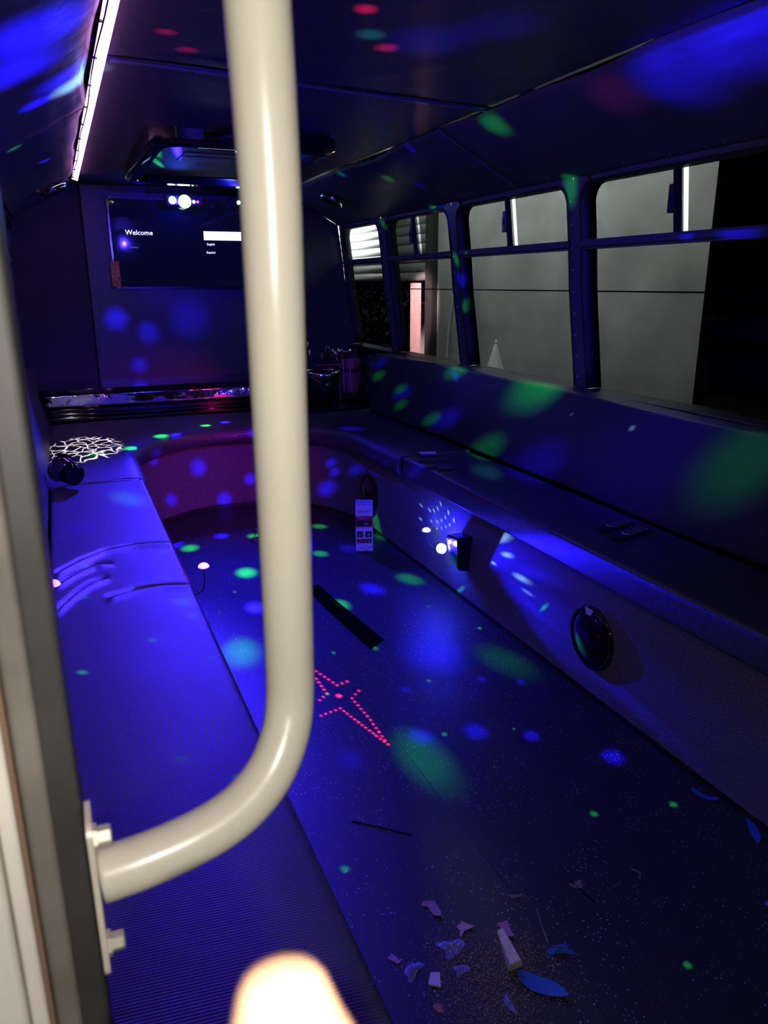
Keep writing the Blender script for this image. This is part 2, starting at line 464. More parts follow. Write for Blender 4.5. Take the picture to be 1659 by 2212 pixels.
# dirty speckled vinyl floor
m, nt, b = new_mat('floor_vinyl')
tc = nt.nodes.new('ShaderNodeTexCoord')
vo = nt.nodes.new('ShaderNodeTexVoronoi'); vo.inputs['Scale'].default_value = 75
rp = nt.nodes.new('ShaderNodeValToRGB'); rp.color_ramp.elements[0].position = 0.13; rp.color_ramp.elements[1].position = 0.17
rp.color_ramp.elements[0].color = (1, 1, 1, 1); rp.color_ramp.elements[1].color = (0, 0, 0, 1)
nz = nt.nodes.new('ShaderNodeTexNoise'); nz.inputs['Scale'].default_value = 9; nz.inputs['Detail'].default_value = 6
mul = nt.nodes.new('ShaderNodeMath'); mul.operation = 'MULTIPLY'
r2 = nt.nodes.new('ShaderNodeValToRGB'); r2.color_ramp.elements[0].position = 0.42; r2.color_ramp.elements[1].position = 0.58
mx = nt.nodes.new('ShaderNodeMix'); mx.data_type = 'RGBA'; mx.inputs[6].default_value = (0.026, 0.028, 0.036, 1); mx.inputs[7].default_value = (0.55, 0.54, 0.58, 1)
nt.links.new(tc.outputs['Object'], vo.inputs['Vector']); nt.links.new(tc.outputs['Object'], nz.inputs['Vector'])
nt.links.new(vo.outputs['Distance'], rp.inputs['Fac']); nt.links.new(nz.outputs['Fac'], r2.inputs['Fac'])
nt.links.new(rp.outputs['Color'], mul.inputs[0]); nt.links.new(r2.outputs['Color'], mul.inputs[1])
nt.links.new(mul.outputs[0], mx.inputs[0]); nt.links.new(mx.outputs[2], b.inputs['Base Color'])
n2 = nt.nodes.new('ShaderNodeTexNoise'); n2.inputs['Scale'].default_value = 260
bp = nt.nodes.new('ShaderNodeBump'); bp.inputs['Strength'].default_value = 0.5; bp.inputs['Distance'].default_value = 0.0015
nt.links.new(tc.outputs['Object'], n2.inputs['Vector']); nt.links.new(n2.outputs['Fac'], bp.inputs['Height']); nt.links.new(bp.outputs['Normal'], b.inputs['Normal'])
b.inputs['Roughness'].default_value = 0.5

# ------------------------------------------------------------------ helpers
ORG = {}
def empty(name, loc, label=None, cat=None, group=None, kind=None):
    o = bpy.data.objects.new(name, None); C.objects.link(o); o.location = loc; o.empty_display_size = 0.05
    ORG[o.name] = Vector(loc); tag(o, label, cat, group, kind); return o
def tag(o, label=None, cat=None, group=None, kind=None):
    if label: o['label'] = label
    if cat: o['category'] = cat
    if group: o['group'] = group
    if kind: o['kind'] = kind
    return o
def put(name, bm, material, parent=None, smooth=False, label=None, cat=None, group=None, kind=None, angle=None):
    """link a bmesh (world coordinates) as one object"""
    bmesh.ops.recalc_face_normals(bm, faces=bm.faces)
    me = bpy.data.meshes.new(name)
    if parent is None:
        vs = [v.co for v in bm.verts]
        org = Vector(((min(v.x for v in vs) + max(v.x for v in vs)) / 2, (min(v.y for v in vs) + max(v.y for v in vs)) / 2, min(v.z for v in vs)))
    else:
        org = ORG[parent.name]
    bmesh.ops.translate(bm, verts=bm.verts, vec=-org)
    bm.to_mesh(me); bm.free()
    me.materials.append(MAT[material])
    if smooth:
        for p in me.polygons: p.use_smooth = True
        if angle: me.set_sharp_from_angle(angle=angle)
    o = bpy.data.objects.new(name, me); C.objects.link(o)
    if parent is None: o.location = org
    else: o.parent = parent
    ORG[o.name] = org
    tag(o, label, cat, group, kind); return o
def B(): return bmesh.new()
def box(bm, a, b, bev=0.0, seg=2, rot=None, taper=None):
    a = Vector(a); b = Vector(b); c = (a + b) / 2; s = b - a
    r = bmesh.ops.create_cube(bm, size=1); vs = r['verts']
    for v in vs: v.co = Vector((v.co.x * s.x, v.co.y * s.y, v.co.z * s.z))
    if taper:
        for v in vs:
            if v.co.z < 0: v.co.x *= taper; v.co.y *= taper
    if bev:
        es = list({e for v in vs for e in v.link_edges})
        g = bmesh.ops.bevel(bm, geom=es, offset=bev, segments=seg, affect='EDGES', profile=0.5)
        vs = list({v for f in g['faces'] for v in f.verts} | {v for v in vs if v.is_valid})
    if rot is not None:
        for v in vs: v.co = rot @ v.co
    for v in vs: v.co += c
    return vs
def tube(bm, pts, r, seg=12, cap=True):
    pts = [Vector(p) for p in pts]; rs = r if isinstance(r, (list, tuple)) else [r] * len(pts)
    rings = []; up = None
    for i, p in enumerate(pts):
        t = (pts[min(i + 1, len(pts) - 1)] - pts[max(i - 1, 0)]).normalized()
        if up is None: up = t.orthogonal().normalized()
        up = (up - t * up.dot(t)).normalized(); sd = t.cross(up)
        rings.append([bm.verts.new(p + (up * math.cos(k * 2 * PI / seg) + sd * math.sin(k * 2 * PI / seg)) * rs[i]) for k in range(seg)])
    for a, b in zip(rings, rings[1:]):
        for k in range(seg): bm.faces.new((a[k], a[(k + 1) % seg], b[(k + 1) % seg], b[k]))
    if cap: bm.faces.new(rings[0][::-1]); bm.faces.new(rings[-1])
def smooth_path(pts, n=8):
    """Catmull-Rom through the points"""
    P = [Vector(p) for p in pts]; P = [P[0] * 2 - P[1]] + P + [P[-1] * 2 - P[-2]]; out = []
    for i in range(1, len(P) - 2):
        for k in range(n):
            t = k / n
            out.append(0.5 * ((2 * P[i]) + (P[i + 1] - P[i - 1]) * t + (2 * P[i - 1] - 5 * P[i] + 4 * P[i + 1] - P[i + 2]) * t * t + (3 * P[i] - P[i - 1] - 3 * P[i + 1] + P[i + 2]) * t ** 3))
    out.append(P[-2]); return out
def lathe(bm, prof, org, axis=(0, 0, 1), seg=28):
    """prof: (radius, height along axis)"""
    q = Vector(axis).normalized().to_track_quat('Z', 'Y'); org = Vector(org); rings = []
    for r, h in prof:
        if r < 1e-6: rings.append([bm.verts.new(org + q @ Vector((0, 0, h)))])
        else: rings.append([bm.verts.new(org + q @ Vector((r * math.cos(k * 2 * PI / seg), r * math.sin(k * 2 * PI / seg), h))) for k in range(seg)])
    for a, b in zip(rings, rings[1:]):
        for k in range(seg):
            k2 = (k + 1) % seg
            if len(a) == 1 and len(b) > 1: bm.faces.new((a[0], b[k], b[k2]))
            elif len(b) == 1 and len(a) > 1: bm.faces.new((a[k], b[0], a[k2]))
            elif len(a) > 1: bm.faces.new((a[k], a[k2], b[k2], b[k]))
def grid(bm, nu, nv, fn):
    v = [[bm.verts.new(fn(i / nu, j / nv)) for j in range(nv + 1)] for i in range(nu + 1)]
    for i in range(nu):
        for j in range(nv): bm.faces.new((v[i][j], v[i + 1][j], v[i + 1][j + 1], v[i][j + 1]))
    return v
def solid(bm, t):
    bmesh.ops.recalc_face_normals(bm, faces=bm.faces)
    bmesh.ops.solidify(bm, geom=list(bm.faces) + list(bm.edges) + list(bm.verts), thickness=t)
def prism(bm, poly, fn, d0, d1):
    """poly of 2D points; fn(a, b, d) -> 3D"""
    A = [bm.verts.new(fn(a, b, d0)) for a, b in poly]; D = [bm.verts.new(fn(a, b, d1)) for a, b in poly]
    bm.faces.new(A); bm.faces.new(D[::-1]); n = len(poly)
    for i in range(n): bm.faces.new((A[i], D[i], D[(i + 1) % n], A[(i + 1) % n]))
def flat(bm, poly, z0, z1, rot=None): prism(bm, poly, lambda a, b, d: Vector((a, b, d)), z0, z1)
def text(name, s, size, frame, material, parent, depth=0.0008):
    """frame: (origin, right, up) ; centred text"""
    cu = bpy.data.curves.new(name, 'FONT'); cu.body = s; cu.size = size; cu.align_x = 'CENTER'; cu.align_y = 'CENTER'; cu.resolution_u = 2
    t = bpy.data.objects.new('text_source', cu); C.objects.link(t)
    me = bpy.data.meshes.new_from_object(t.evaluated_get(bpy.context.evaluated_depsgraph_get()))
    bpy.data.objects.remove(t)
    bm = B(); bm.from_mesh(me); bpy.data.meshes.remove(me)
    o, r, u = (Vector(x) for x in frame); r = r.normalized(); u = u.normalized()
    for v in bm.verts: v.co = o + r * v.co.x + u * v.co.y
    return put(name, bm, material, parent)
def rz(a): return Matrix.Rotation(a, 3, 'Z')
MX = 0.95                                                        # centre line of the bus
def u_at(z):
    T = [(0, 1.30), (0.9, 1.29), (1.42, 1.215), (1.62, 1.195), (1.89, 1.16), (2.0, 1.15)]
    for (z0, a), (z1, b) in zip(T, T[1:]):
        if z <= z1: return a + (b - a) * max(0, z - z0) / (z1 - z0)
    return T[-1][1]

# ------------------------------------------------------------------ the shell of the bus
bm = B(); box(bm, (-0.45, -0.4, -0.08), (2.35, 6.1, -0.006)); floor = put('floor', bm, 'floor_vinyl', kind='structure')
bm = B(); box(bm, (-0.40, -0.3, -0.006), (0.880, 6.0, 0.0)); put('vinyl_sheet', bm, 'floor_vinyl', floor)
bm = B(); box(bm, (0.8812, -0.3, -0.006), (2.30, 6.0, 0.0)); put('vinyl_sheet', bm, 'floor_vinyl', floor)

bm = B(); box(bm, (0.05, -0.4, 2.16), (1.85, 6.1, 2.20)); ceil = put('ceiling', bm, 'ceiling_vinyl', kind='structure')
def seamY(x): return 2.74 + 0.145 * x
def ceil_panel(y0, y1, sd):
    bm = B(); rnd = random.Random(sd)
    ph = [rnd.uniform(0, 6) for _ in range(4)]
    def f(a, b):
        x = 0.19 + 1.52 * a
        ya = y0(x) ; yb = y1(x); y = ya + (yb - ya) * b
        e = min(b, 1 - b, a, 1 - a)
        z = 2.122 + 0.004 * math.sin(x * 7 + ph[0]) * math.sin(y * 2.3 + ph[1]) + (0.006 if e < 0.004 else 0)
        z -= 0.012 * math.exp(-((y - 2.95 + (x - 0.9) * 1.6) / 0.05) ** 2) * (1 if 0.85 < x < 1.3 and y < 2.8 else 0)
        return Vector((x, y, z))
    grid(bm, 40, 60, f); solid(bm, -0.006)
    put('ceiling_panel', bm, 'ceiling_vinyl', ceil, smooth=True)
ceil_panel(lambda x: -0.3, lambda x: seamY(x) - 0.012, 1); ceil_panel(lambda x: seamY(x) + 0.012, lambda x: 6.0, 2)
bm = B()
grid(bm, 24, 1, lambda a, b: Vector((0.24 + 1.45 * a, seamY(0.24 + 1.45 * a) - 0.011 + 0.022 * b, 2.1135)))
solid(bm, 0.003); strip = put('seam_strip', bm, 'pillar_metal', ceil)
for k in range(9):
    x = 0.34 + k * 0.155; bm = B(); lathe(bm, [(0, 0), (0.006, 0.001), (0.008, 0.004)], (x, seamY(x), 2.108), (0, 0, 1), 8); put('screw', bm, 'frame_black', strip)

# coves: padded vinyl sloping from the ceiling edge to the window heads
def cove(side, y0, y1, name='cove_panel'):
    bm = B()
    prof = [(0.742, 2.118), (0.752, 2.098), (0.80, 2.066), (0.88, 2.024), (0.97, 1.983), (1.06, 1.938), (1.12, 1.905), (1.155, 1.882)]
    def f(a, b):
        t = a * (len(prof) - 1); i = min(int(t), len(prof) - 2); q = t - i
        u = prof[i][0] * (1 - q) + prof[i + 1][0] * q; z = prof[i][1] * (1 - q) + prof[i + 1][1] * q
        y = y0 + (y1 - y0) * b
        e = max(0, 1 - a * 3)
        if side < 0: u += 0.040 * (1 - a)
        u -= e * 0.010 * (math.sin(y * 4.1) + 0.6 * math.sin(y * 9.7 + 1)); z -= e * 0.006 * math.sin(y * 6.3)
        z -= 0.004 * math.sin(y * 3.1 + a * 5) * math.sin(a * PI)
        return Vector((MX + side * u, y, z))
    grid(bm, 28, 70, f); solid(bm, -0.01 if side > 0 else 0.01)
    return put(name, bm, 'cove_vinyl', None if False else COVE[side], smooth=True)
COVE = {}
for side, nm in ((1, 'right'), (-1, 'left')):
    bm = B(); box(bm, (MX + side * 1.17 - 0.02, -0.3, 1.905), (MX + side * 1.17 + 0.02, 6.05, 2.16)); COVE[side] = put('trim_%d' % (1 if side > 0 else 2), bm, 'wall_vinyl', kind='structure')
    cove(side, -0.3, 3.378); cove(side, 3.386, 6.0)
    bm = B(); tube(bm, [(MX + side * (u + (0.02 if side < 0 else 0)), 3.382, z - 0.001) for u, z in [(0.752, 2.098), (0.80, 2.066), (0.88, 2.024), (0.97, 1.983), (1.06, 1.938), (1.12, 1.905), (1.155, 1.882)]], 0.003, 6)
    put('piping', bm, 'cove_vinyl', COVE[side], smooth=True)
    for k in range(22):
        bm = B(); y = 0.6 + k * 0.25; lathe(bm, [(0, 0.004), (0.006, 0.003), (0.007, 0)], (MX + side * 1.128, y, 1.893), (-side, 0, -1.2), 8); put('screw', bm, 'pillar_metal', COVE[side])

# rear wall: three padded panels on a back board
def sec(z):    # half width of the cross-section at height z
    if z <= 1.885: return u_at(z)
    return 1.155 - (z - 1.882) / (2.118 - 1.882) * (1.155 - 0.742)
bm = B(); zs = [0, 0.5, 0.9, 1.2, 1.42, 1.62, 1.885, 2.0, 2.12]
prism(bm, [(MX + sec(z), z) for z in zs] + [(MX - sec(z), z) for z in reversed(zs)], lambda a, b, d: Vector((a, d, b)), 6.03, 6.07)
rear = put('wall_rear', bm, 'wall_vinyl', kind='structure')
def side_panel(s, xin):
    zz = [0.45, 0.7, 0.9, 1.1, 1.25, 1.42, 1.52, 1.62, 1.75, 1.885, 1.95, 2.03, 2.115]
    bm = B(); prism(bm, [(xin, 2.115), (xin, 0.45)] + [(MX + s * (sec(z) - 0.004), z) for z in zz], lambda a, b, d: Vector((a, d, b)), 6.0, 6.028)
    bmesh.ops.bevel(bm, geom=[e for e in bm.edges if all(abs(v.co.y - 6.0) < 1e-4 for v in e.verts)], offset=0.006, segments=2, affect='EDGES')
    put('padded_panel', bm, 'wall_vinyl', rear)
side_panel(-1, 0.222); side_panel(1, 1.642)
bm = B(); box(bm, (0.234, 5.985, 0.45), (1.63, 6.028, 2.112), 0.008, 3); put('padded_panel', bm, 'panel_vinyl', rear, label='glossier middle panel behind the television')

# side walls below the windows
for side, nm in ((1, 'right'), (-1, 'left')):
    bm = B(); xa = MX + side * 1.29; xb = MX + side * 1.33
    box(bm, (min(xa, xb), -0.3, -0.05), (max(xa, xb), 6.0, 0.955)); wl = put('wall_' + nm, bm, 'wall_vinyl', kind='structure')
    bm = B(); xa = MX + side * (1.225 if side > 0 else 1.252); xb = MX + side * 1.37; box(bm, (min(xa, xb), -0.3, 0.955), (max(xa, xb), 6.0, 0.981), 0.004); put('sill', bm, 'frame_black', wl)

# windows
BAYS = [(5.19, 5.99, 5.135, 5.995), (4.14, 5.08, 4.095, 5.135), (3.00, 4.05, 2.96, 4.095), (1.88, 2.915, 1.80, 2.96), (0.70, 1.72, 0.62, 1.80)]
ZB, ZT = 0.978, 1.862
def bay(side, i, num):
    ya, yb, oa, ob = BAYS[i]
    def P(y, z, d=0.0): return Vector((MX + side * (u_at(z) + d), y, z))
    W = empty('window_%d' % num, (MX + side * 1.2, (ya + yb) / 2, ZB), kind='structure')
    # rounded opening
    loop = []; R = 0.085; n = 8
    def corner(cy, cz, a0, a1):
        for k in range(n + 1):
            a = a0 + (a1 - a0) * k / n; loop.append((cy + R * math.cos(a), cz + R * math.sin(a)))
    yl = [(ya, ZB + 0.005 + (ZT - R - ZB) * k / 9) for k in range(9)]
    zr = yl
    loop += [(yb, z) for _, z in yl]; corner(yb - R, ZT - R, 0, PI / 2); corner(ya + R, ZT - R, PI / 2, PI)
    loop += [(ya, z) for _, z in reversed(yl)]
    def outer(y, z):
        yy = ob if y > yb - R - 1e-6 else (oa if y < ya + R + 1e-6 else y)
        zz = z
        if z > ZT - R:      # corners: push out to the rectangle
            if y > yb - R: c = (yb - R, ZT - R); dy, dz = y - c[0], z - c[1]; s = min((ob - c[0]) / max(dy, 1e-6), (1.905 - c[1]) / max(dz, 1e-6)); return (c[0] + dy * s, c[1] + dz * s)
            if y < ya + R: c = (ya + R, ZT - R); dy, dz = c[0] - y, z - c[1]; s = min((c[0] - oa) / max(dy, 1e-6), (1.905 - c[1]) / max(dz, 1e-6)); return (c[0] - dy * s, c[1] + dz * s)
        if z > ZT - 0.002: zz = 1.905
        if z < ZB + 0.02: zz = z - 0.05
        return (yy, zz)
    bm = B(); n_ = len(loop)
    inn = [bm.verts.new(P(y, z)) for y, z in loop]; out = [bm.verts.new(P(*outer(y, z))) for y, z in loop]
    for k in range(n_ - 1): bm.faces.new((inn[k], inn[k + 1], out[k + 1], out[k]))
    put('surround', bm, 'pillar_metal', W, smooth=True)
    # reveal: black rubber lining
    bm = B(); A = [bm.verts.new(P(y, z, -0.006)) for y, z in loop]; D = [bm.verts.new(P(y, z, 0.075)) for y, z in loop]
    for k in range(n_ - 1): bm.faces.new((A[k], A[k + 1], D[k + 1], D[k]))
    solid(bm, 0.008); put('reveal', bm, 'rubber', W, smooth=True)
    # outer frame behind, hides the joint with the body
    # horizontal rail
    bm = B()
    for (za, zb, d0, d1) in ((1.600, 1.618, -0.016, 0.06), (1.618, 1.628, -0.006, 0.06), (1.590, 1.600, 0.0, 0.06)):
        A = [P(y, z, d) for y in (ya, yb) for (z, d) in ((za, d0), (zb, d0), (zb, d1), (za, d1))]
        v = [bm.verts.new(p) for p in A]
        for q in ((0, 1, 2, 3), (7, 6, 5, 4), (0, 4, 5, 1), (1, 5, 6, 2), (2, 6, 7, 3), (3, 7, 4, 0)): bm.faces.new([v[j] for j in q])
    put('rail', bm, 'pillar_metal', W)
    # slider divider with latch in the upper half
    ym = ya + (yb - ya) * 0.44
    yd = {0: 5.91, 1: 4.66, 2: 3.53, 3: 2.36}.get(i, ym)
    bm = B(); N = 6
    grid(bm, 1, N, lambda a, b: P(yd - 0.011 + 0.022 * a, 1.628 + (ZT + 0.004 - 1.628) * b, 0.028)); solid(bm, 0.02 if side > 0 else -0.02)
    put('divider', bm, 'rubber', W)
    bm = B(); c = P(yd + 0.012, 1.745, 0.008); box(bm, c - Vector((0.014, 0.014, 0.05)), c + Vector((0.014, 0.014, 0.05)), 0.004); box(bm, c - Vector((0.020, 0.006, 0.02)), c + Vector((0.020, 0.006, 0.02)), 0.002)
    put('latch', bm, 'frame_black', W)
    # glass
    def pane(z0, z1, y0, y1, d=0.05):
        bm = B(); grid(bm, 1, 6, lambda a, b: P(y0 + (y1 - y0) * a, z0 + (z1 - z0) * b, d)); solid(bm, 0.003)
        return put('pane', bm, 'tinted_glass', W)
    pane(ZB, 1.606, ya, yb)
    if i != 0 or side < 0:
        pane(1.606, ZT, ya, yd - 0.018, 0.055); pane(1.606, ZT, yd + 0.0, yb, 0.046)
    bm = B(); grid(bm, 1, 1, lambda a, b: P(ya + (yb - ya) * a, 1.411 + 0.006 * b, 0.053)); solid(bm, 0.002); put('film_joint', bm, 'rubber', W)
    # screws up the pillar
    for k in range(9):
        z = 1.03 + k * 0.095; bm = B(); p = P(oa + 0.022 if i else oa + 0.03, z, 0.0)
        lathe(bm, [(0, 0.004), (0.005, 0.003), (0.006, 0)], p, (-side, 0, 0.15), 8); put('screw', bm, 'bolt_metal', W)
for i in range(5): bay(1, i, i + 1)
for i in range(5): bay(-1, i, i + 6)

# ------------------------------------------------------------------ what stands outside, beyond the right windows
bm = B(); box(bm, (2.5, -2, -0.75), (12, 18, -0.7)); put('ground', bm, 'asphalt', kind='structure')
bm = B(); box(bm, (4.0, 4.06, -0.7), (4.12, 8.05, 3.4)); ow = put('wall_outside', bm, 'outside_grey', kind='structure')
bm = B(); box(bm, (3.94, 8.07, -0.7), (4.06, 8.25, 3.4)); put('door_post', bm, 'outside_dark', label='dark steel door post left of the grey wall outside', cat='post')
bm = B(); box(bm, (3.97, 8.48, -0.7), (4.0, 8.70, 1.455)); box(bm, (3.975, 8.70, -0.7), (4.0, 8.73, 1.45)); put('pink_post', bm, 'pink_post', label='bright pinkish upright post outside behind the second window', cat='post')
sh = empty('roller_shutter', (4.0, 9.9, 1.48), 'half-open corrugated roller shutter outside, glimpsed through the farthest window', 'shutter')
for k in range(9):
    z0 = 1.48 + k * 0.105; bm = B()
    grid(bm, 8, 1, lambda a, b: Vector((4.02 - 0.028 * math.sin(min(1, a * 1.15) * PI) ** 0.7, 8.25 + 4.2 * b, z0 + 0.104 * a))); solid(bm, 0.003)
    put('slat', bm, 'shutter_metal', sh, smooth=True)
bm = B(); box(bm, (6.8, 8.25, -0.7), (6.9, 13.5, 1.4)); put('wall_background', bm, 'outside_dark', kind='structure')
rnd = random.Random(3)
bm = B()
for k in range(900):
    c = Vector((6.1 + rnd.uniform(-.5, .5), rnd.uniform(13.2, 16.6), rnd.uniform(-0.7, 1.35))); a = rnd.uniform(0, 6); s = rnd.uniform(.03, .08)
    p = [c + Vector((rnd.uniform(-1, 1), rnd.uniform(-1, 1), rnd.uniform(-1, 1))) * s for _ in range(3)]; bm.faces.new([bm.verts.new(q) for q in p])
bush = put('bush', bm, 'leaf', label='dim leafy bush outside seen low through the farthest window', cat='bush')
bm = B(); box(bm, (4.6, 9.5, -0.7), (4.75, 9.85, 1.2), 0.02); put('bright_outdoors_stand_in', bm, 'white_cloth', label='narrow white panel standing for the bright outdoors beside the pink post', cat='box')  # white panel added in place of the bright outdoors
bm = B()
for k in range(64):
    t = k / 63; c = Vector((3.982, 7.56 + 0.16 * t ** 0.5 * 1.3, 1.40 - 0.82 * t)); q = Matrix.Rotation(PI / 2 * (k % 2), 3, 'Z')
    pts = [c + q @ Vector((0.012 * math.cos(a * PI / 4), 0, 0.012 * math.sin(a * PI / 4))) for a in range(9)]
    tube(bm, pts, 0.005, 5, False)
put('hanging_chain', bm, 'chain_metal', smooth=True, label='thin bright link chain hanging on the grey wall outside', cat='chain')
um = empty('folded_parasol', (3.8, 6.39, 0.55), 'folded white parasol standing outside the third window', 'parasol')
bm = B(); lathe(bm, [(0.125, 0), (0.10, 0.06), (0.055, 0.2), (0.016, 0.335), (0, 0.34)], (3.8, 6.39, 0.56), (0, 0, 1), 9); put('cloth', bm, 'white_cloth', um)
bm = B(); lathe(bm, [(0.0, -0.02), (0.014, 0), (0.012, 0.012), (0, 0.03)], (3.8, 6.39, 0.90 + 0.012), (0, 0, 1), 10); put('finial', bm, 'white_cloth', um, smooth=True)
bm = B(); lathe(bm, [(0.014, -1.2), (0.014, 0.02), (0, 0.02)], (3.8, 6.39, 0.56), (0, 0, 1), 10); put('pole', bm, 'white_cloth', um, smooth=True)

# ------------------------------------------------------------------ LED strip along the left ceiling edge
ls = empty('led_strip', (0.19, 4.0, 2.09), 'glowing pinkish white light strip along the left ceiling edge', 'light strip')
bm = B(); box(bm, (0.186, 0.5, 2.096), (0.214, 5.6, 2.116)); put('channel', bm, 'frame_black', ls)
bm = B(); q = Matrix.Rotation(0, 3, 'Y')
v = [bm.verts.new(p) for p in ((0.184, 0.5, 2.0900), (0.184, 5.58, 2.0900), (0.217, 5.58, 2.0800), (0.217, 0.5, 2.0800))]; bm.faces.new(v); solid(bm, 0.001)
put('diffuser', bm, 'led_pink', ls)
bm = B(); tube(bm, smooth_path([(0.186 + 0.004 * math.sin(k * 1.7), 0.5 + k * 0.34, 2.074) for k in range(16)], 4), 0.0022, 6); put('wire', bm, 'rubber', ls, smooth=True)
for k in range(14):
    bm = B(); y = 0.9 + k * 0.35; box(bm, (0.182, y - 0.004, 2.083), (0.194, y + 0.004, 2.094), 0.001); put('clip', bm, 'frame_black', ls)

# ------------------------------------------------------------------ benches
def riser_path():
    pts = [(1.64, 0.52), (1.64, 2.0), (1.64, 4.1)]
    for k in range(1, 32):
        a = k / 32 * PI; pts.append((MX + 0.69 * math.cos(a) , 4.2 + 0.79 * math.sin(a) ** 0.93))
    pts += [(0.26, 4.1), (0.26, 2.0), (0.26, 0.52)]; return pts
rp_ = riser_path()
bm = B()
grid(bm, len(rp_) - 1, 1, lambda a, b: Vector((*rp_[round(a * (len(rp_) - 1))], 0.03 + 0.428 * b))); solid(bm, 0.012)
bench = empty('bench_base', (0.95, 4.2, 0.0), 'U-shaped grey carpeted bench base wrapping the rear of the bus', 'bench')
put('carpeted_riser', bm, 'carpet', bench, smooth=True, angle=0.6)
bm = B(); grid(bm, len(rp_) - 1, 1, lambda a, b: Vector((*rp_[round(a * (len(rp_) - 1))], 0.0 + 0.03 * b))); solid(bm, 0.006); put('toe_shade_strip', bm, 'rubber', bench, smooth=True, angle=0.6)  # black strip put in for the shade under the riser
bm = B(); box(bm, (1.655, 0.52, 0.44), (2.23, 3.64, 0.458)); box(bm, (-0.33, 0.52, 0.44), (0.245, 3.64, 0.458)); put('deck', bm, 'frame_black', bench)

def rrect(x0, x1, z0, z1, r, n=5, nx=14):
    """closed cross-section with a subdivided top and sides"""
    pts = []
    def arc(cx, cz, a0):
        for k in range(n + 1):
            a = a0 + PI / 2 * k / n; pts.append((cx + r * math.cos(a), cz + r * math.sin(a)))
    def line(p, q, m):
        for k in range(1, m): pts.append((p[0] + (q[0] - p[0]) * k / m, p[1] + (q[1] - p[1]) * k / m))
    arc(x1 - r, z1 - r, 0); line((x1 - r, z1), (x0 + r, z1), nx)
    arc(x0 + r, z1 - r, PI / 2); line((x0, z1 - r), (x0, z0 + r), 6)
    arc(x0 + r, z0 + r, PI); line((x0 + r, z0), (x1 - r, z0), 3)
    arc(x1 - r, z0 + r, 1.5 * PI); line((x1, z0 + r), (x1, z1 - r), 6)
    return pts
def loaf(x0, x1, y0, y1, z0, z1, r, ny, disp=None, nx=14, endr=0.02):
    bm = B(); sec_ = rrect(x0, x1, z0, z1, r, nx=nx); cx, cz = (x0 + x1) / 2, (z0 + z1) / 2; rings = []
    ys = []
    for k in range(4): a = k / 4 * PI / 2; ys.append((y0 + endr * (1 - math.sin(a)) , 1 - endr * (1 - math.cos(PI / 2 - a)) * 0)) if False else None
    prof = [(y0, 0.90), (y0 + endr * 0.15, 0.96), (y0 + endr * 0.5, 0.99)] + [(y0 + endr + (y1 - y0 - 2 * endr) * k / ny, 1.0) for k in range(ny + 1)] + [(y1 - endr * 0.5, 0.99), (y1 - endr * 0.15, 0.96), (y1, 0.90)]
    for y, s in prof:
        ring = []
        for (x, z) in sec_:
            m = min((x1 - x0), (z1 - z0)) / 2 * (1 - s)
            xx = x + (m if x < cx else -m) * min(1, abs(x - cx) / ((x1 - x0) / 2)); zz = z + (m if z < cz else -m) * min(1, abs(z - cz) / ((z1 - z0) / 2))
            p = Vector((xx, y, zz))
            if disp: p += disp(xx, y, zz)
            ring.append(bm.verts.new(p))
        rings.append(ring)
    n = len(sec_)
    for a, b in zip(rings, rings[1:]):
        for k in range(n): bm.faces.new((a[k], a[(k + 1) % n], b[(k + 1) % n], b[k]))
    bm.faces.new(rings[0]); bm.faces.new(rings[-1][::-1])
    return bm
# wrinkles of the left seat: curved folds (points x, y), depth, width
FOLDS = [([(-0.10, 2.50), (-0.02, 2.60), (0.06, 2.67), (0.16, 2.69), (0.30, 2.66)], 0.013, 0.020),
         ([(-0.10, 2.38), (-0.04, 2.47), (0.02, 2.53), (0.07, 2.53)], 0.013, 0.018),
         ([(-0.10, 2.18), (-0.05, 2.29), (0.0, 2.37), (0.05, 2.40)], 0.012, 0.020),
         ([(0.04, 2.235), (0.12, 2.265), (0.20, 2.268), (0.30, 2.235)], 0.009, 0.018)]
def fold_disp(x, y, z):
    d = 0.001 * math.sin(y * 2.2)
    if z < 0.54 or not 2.0 < y < 2.9: return Vector((0, 0, d))
    for pts, dep, wd in FOLDS:
        if x < pts[0][0] - 0.01 or x > pts[-1][0] + 0.02: continue
        for (xa, ya), (xb, yb) in zip(pts, pts[1:]):
            if xa <= x <= xb + 1e-6:
                yy = ya + (yb - ya) * (x - xa) / (xb - xa)
                fade = min(1, (x - pts[0][0] + 0.03) / 0.05, max(0.0, (pts[-1][0] - x + 0.02) / 0.05))
                e = (y - yy) / wd
                d += fade * dep * (-math.exp(-e * e) + 0.75 * math.exp(-((e + 1.9) / 1.2) ** 2))
                break
    return Vector((0, 0, d))
bm = loaf(-0.115, 0.288, 0.52, 3.655, 0.462, 0.572, 0.012, 420, lambda x, y, z: fold_disp(x, y, z) * 1.2, nx=40); put('seat_cushion', bm, 'seat_vinyl', smooth=True, label='long ribbed vinyl seat cushion on the left, glowing violet with creases', cat='cushion')
bm = loaf(1.60, 1.992, 0.52, 3.60, 0.462, 0.572, 0.014, 120, lambda x, y, z: Vector((0, 0, 0.003 * math.sin(y * 2.7) - (0.004 * math.exp(-((y - 2.75) / 0.03) ** 2) if z > .55 else 0))), nx=10)
put('seat_cushion', bm, 'seat_vinyl', smooth=True, label='long dark seat cushion on the right beneath the windows', cat='cushion')
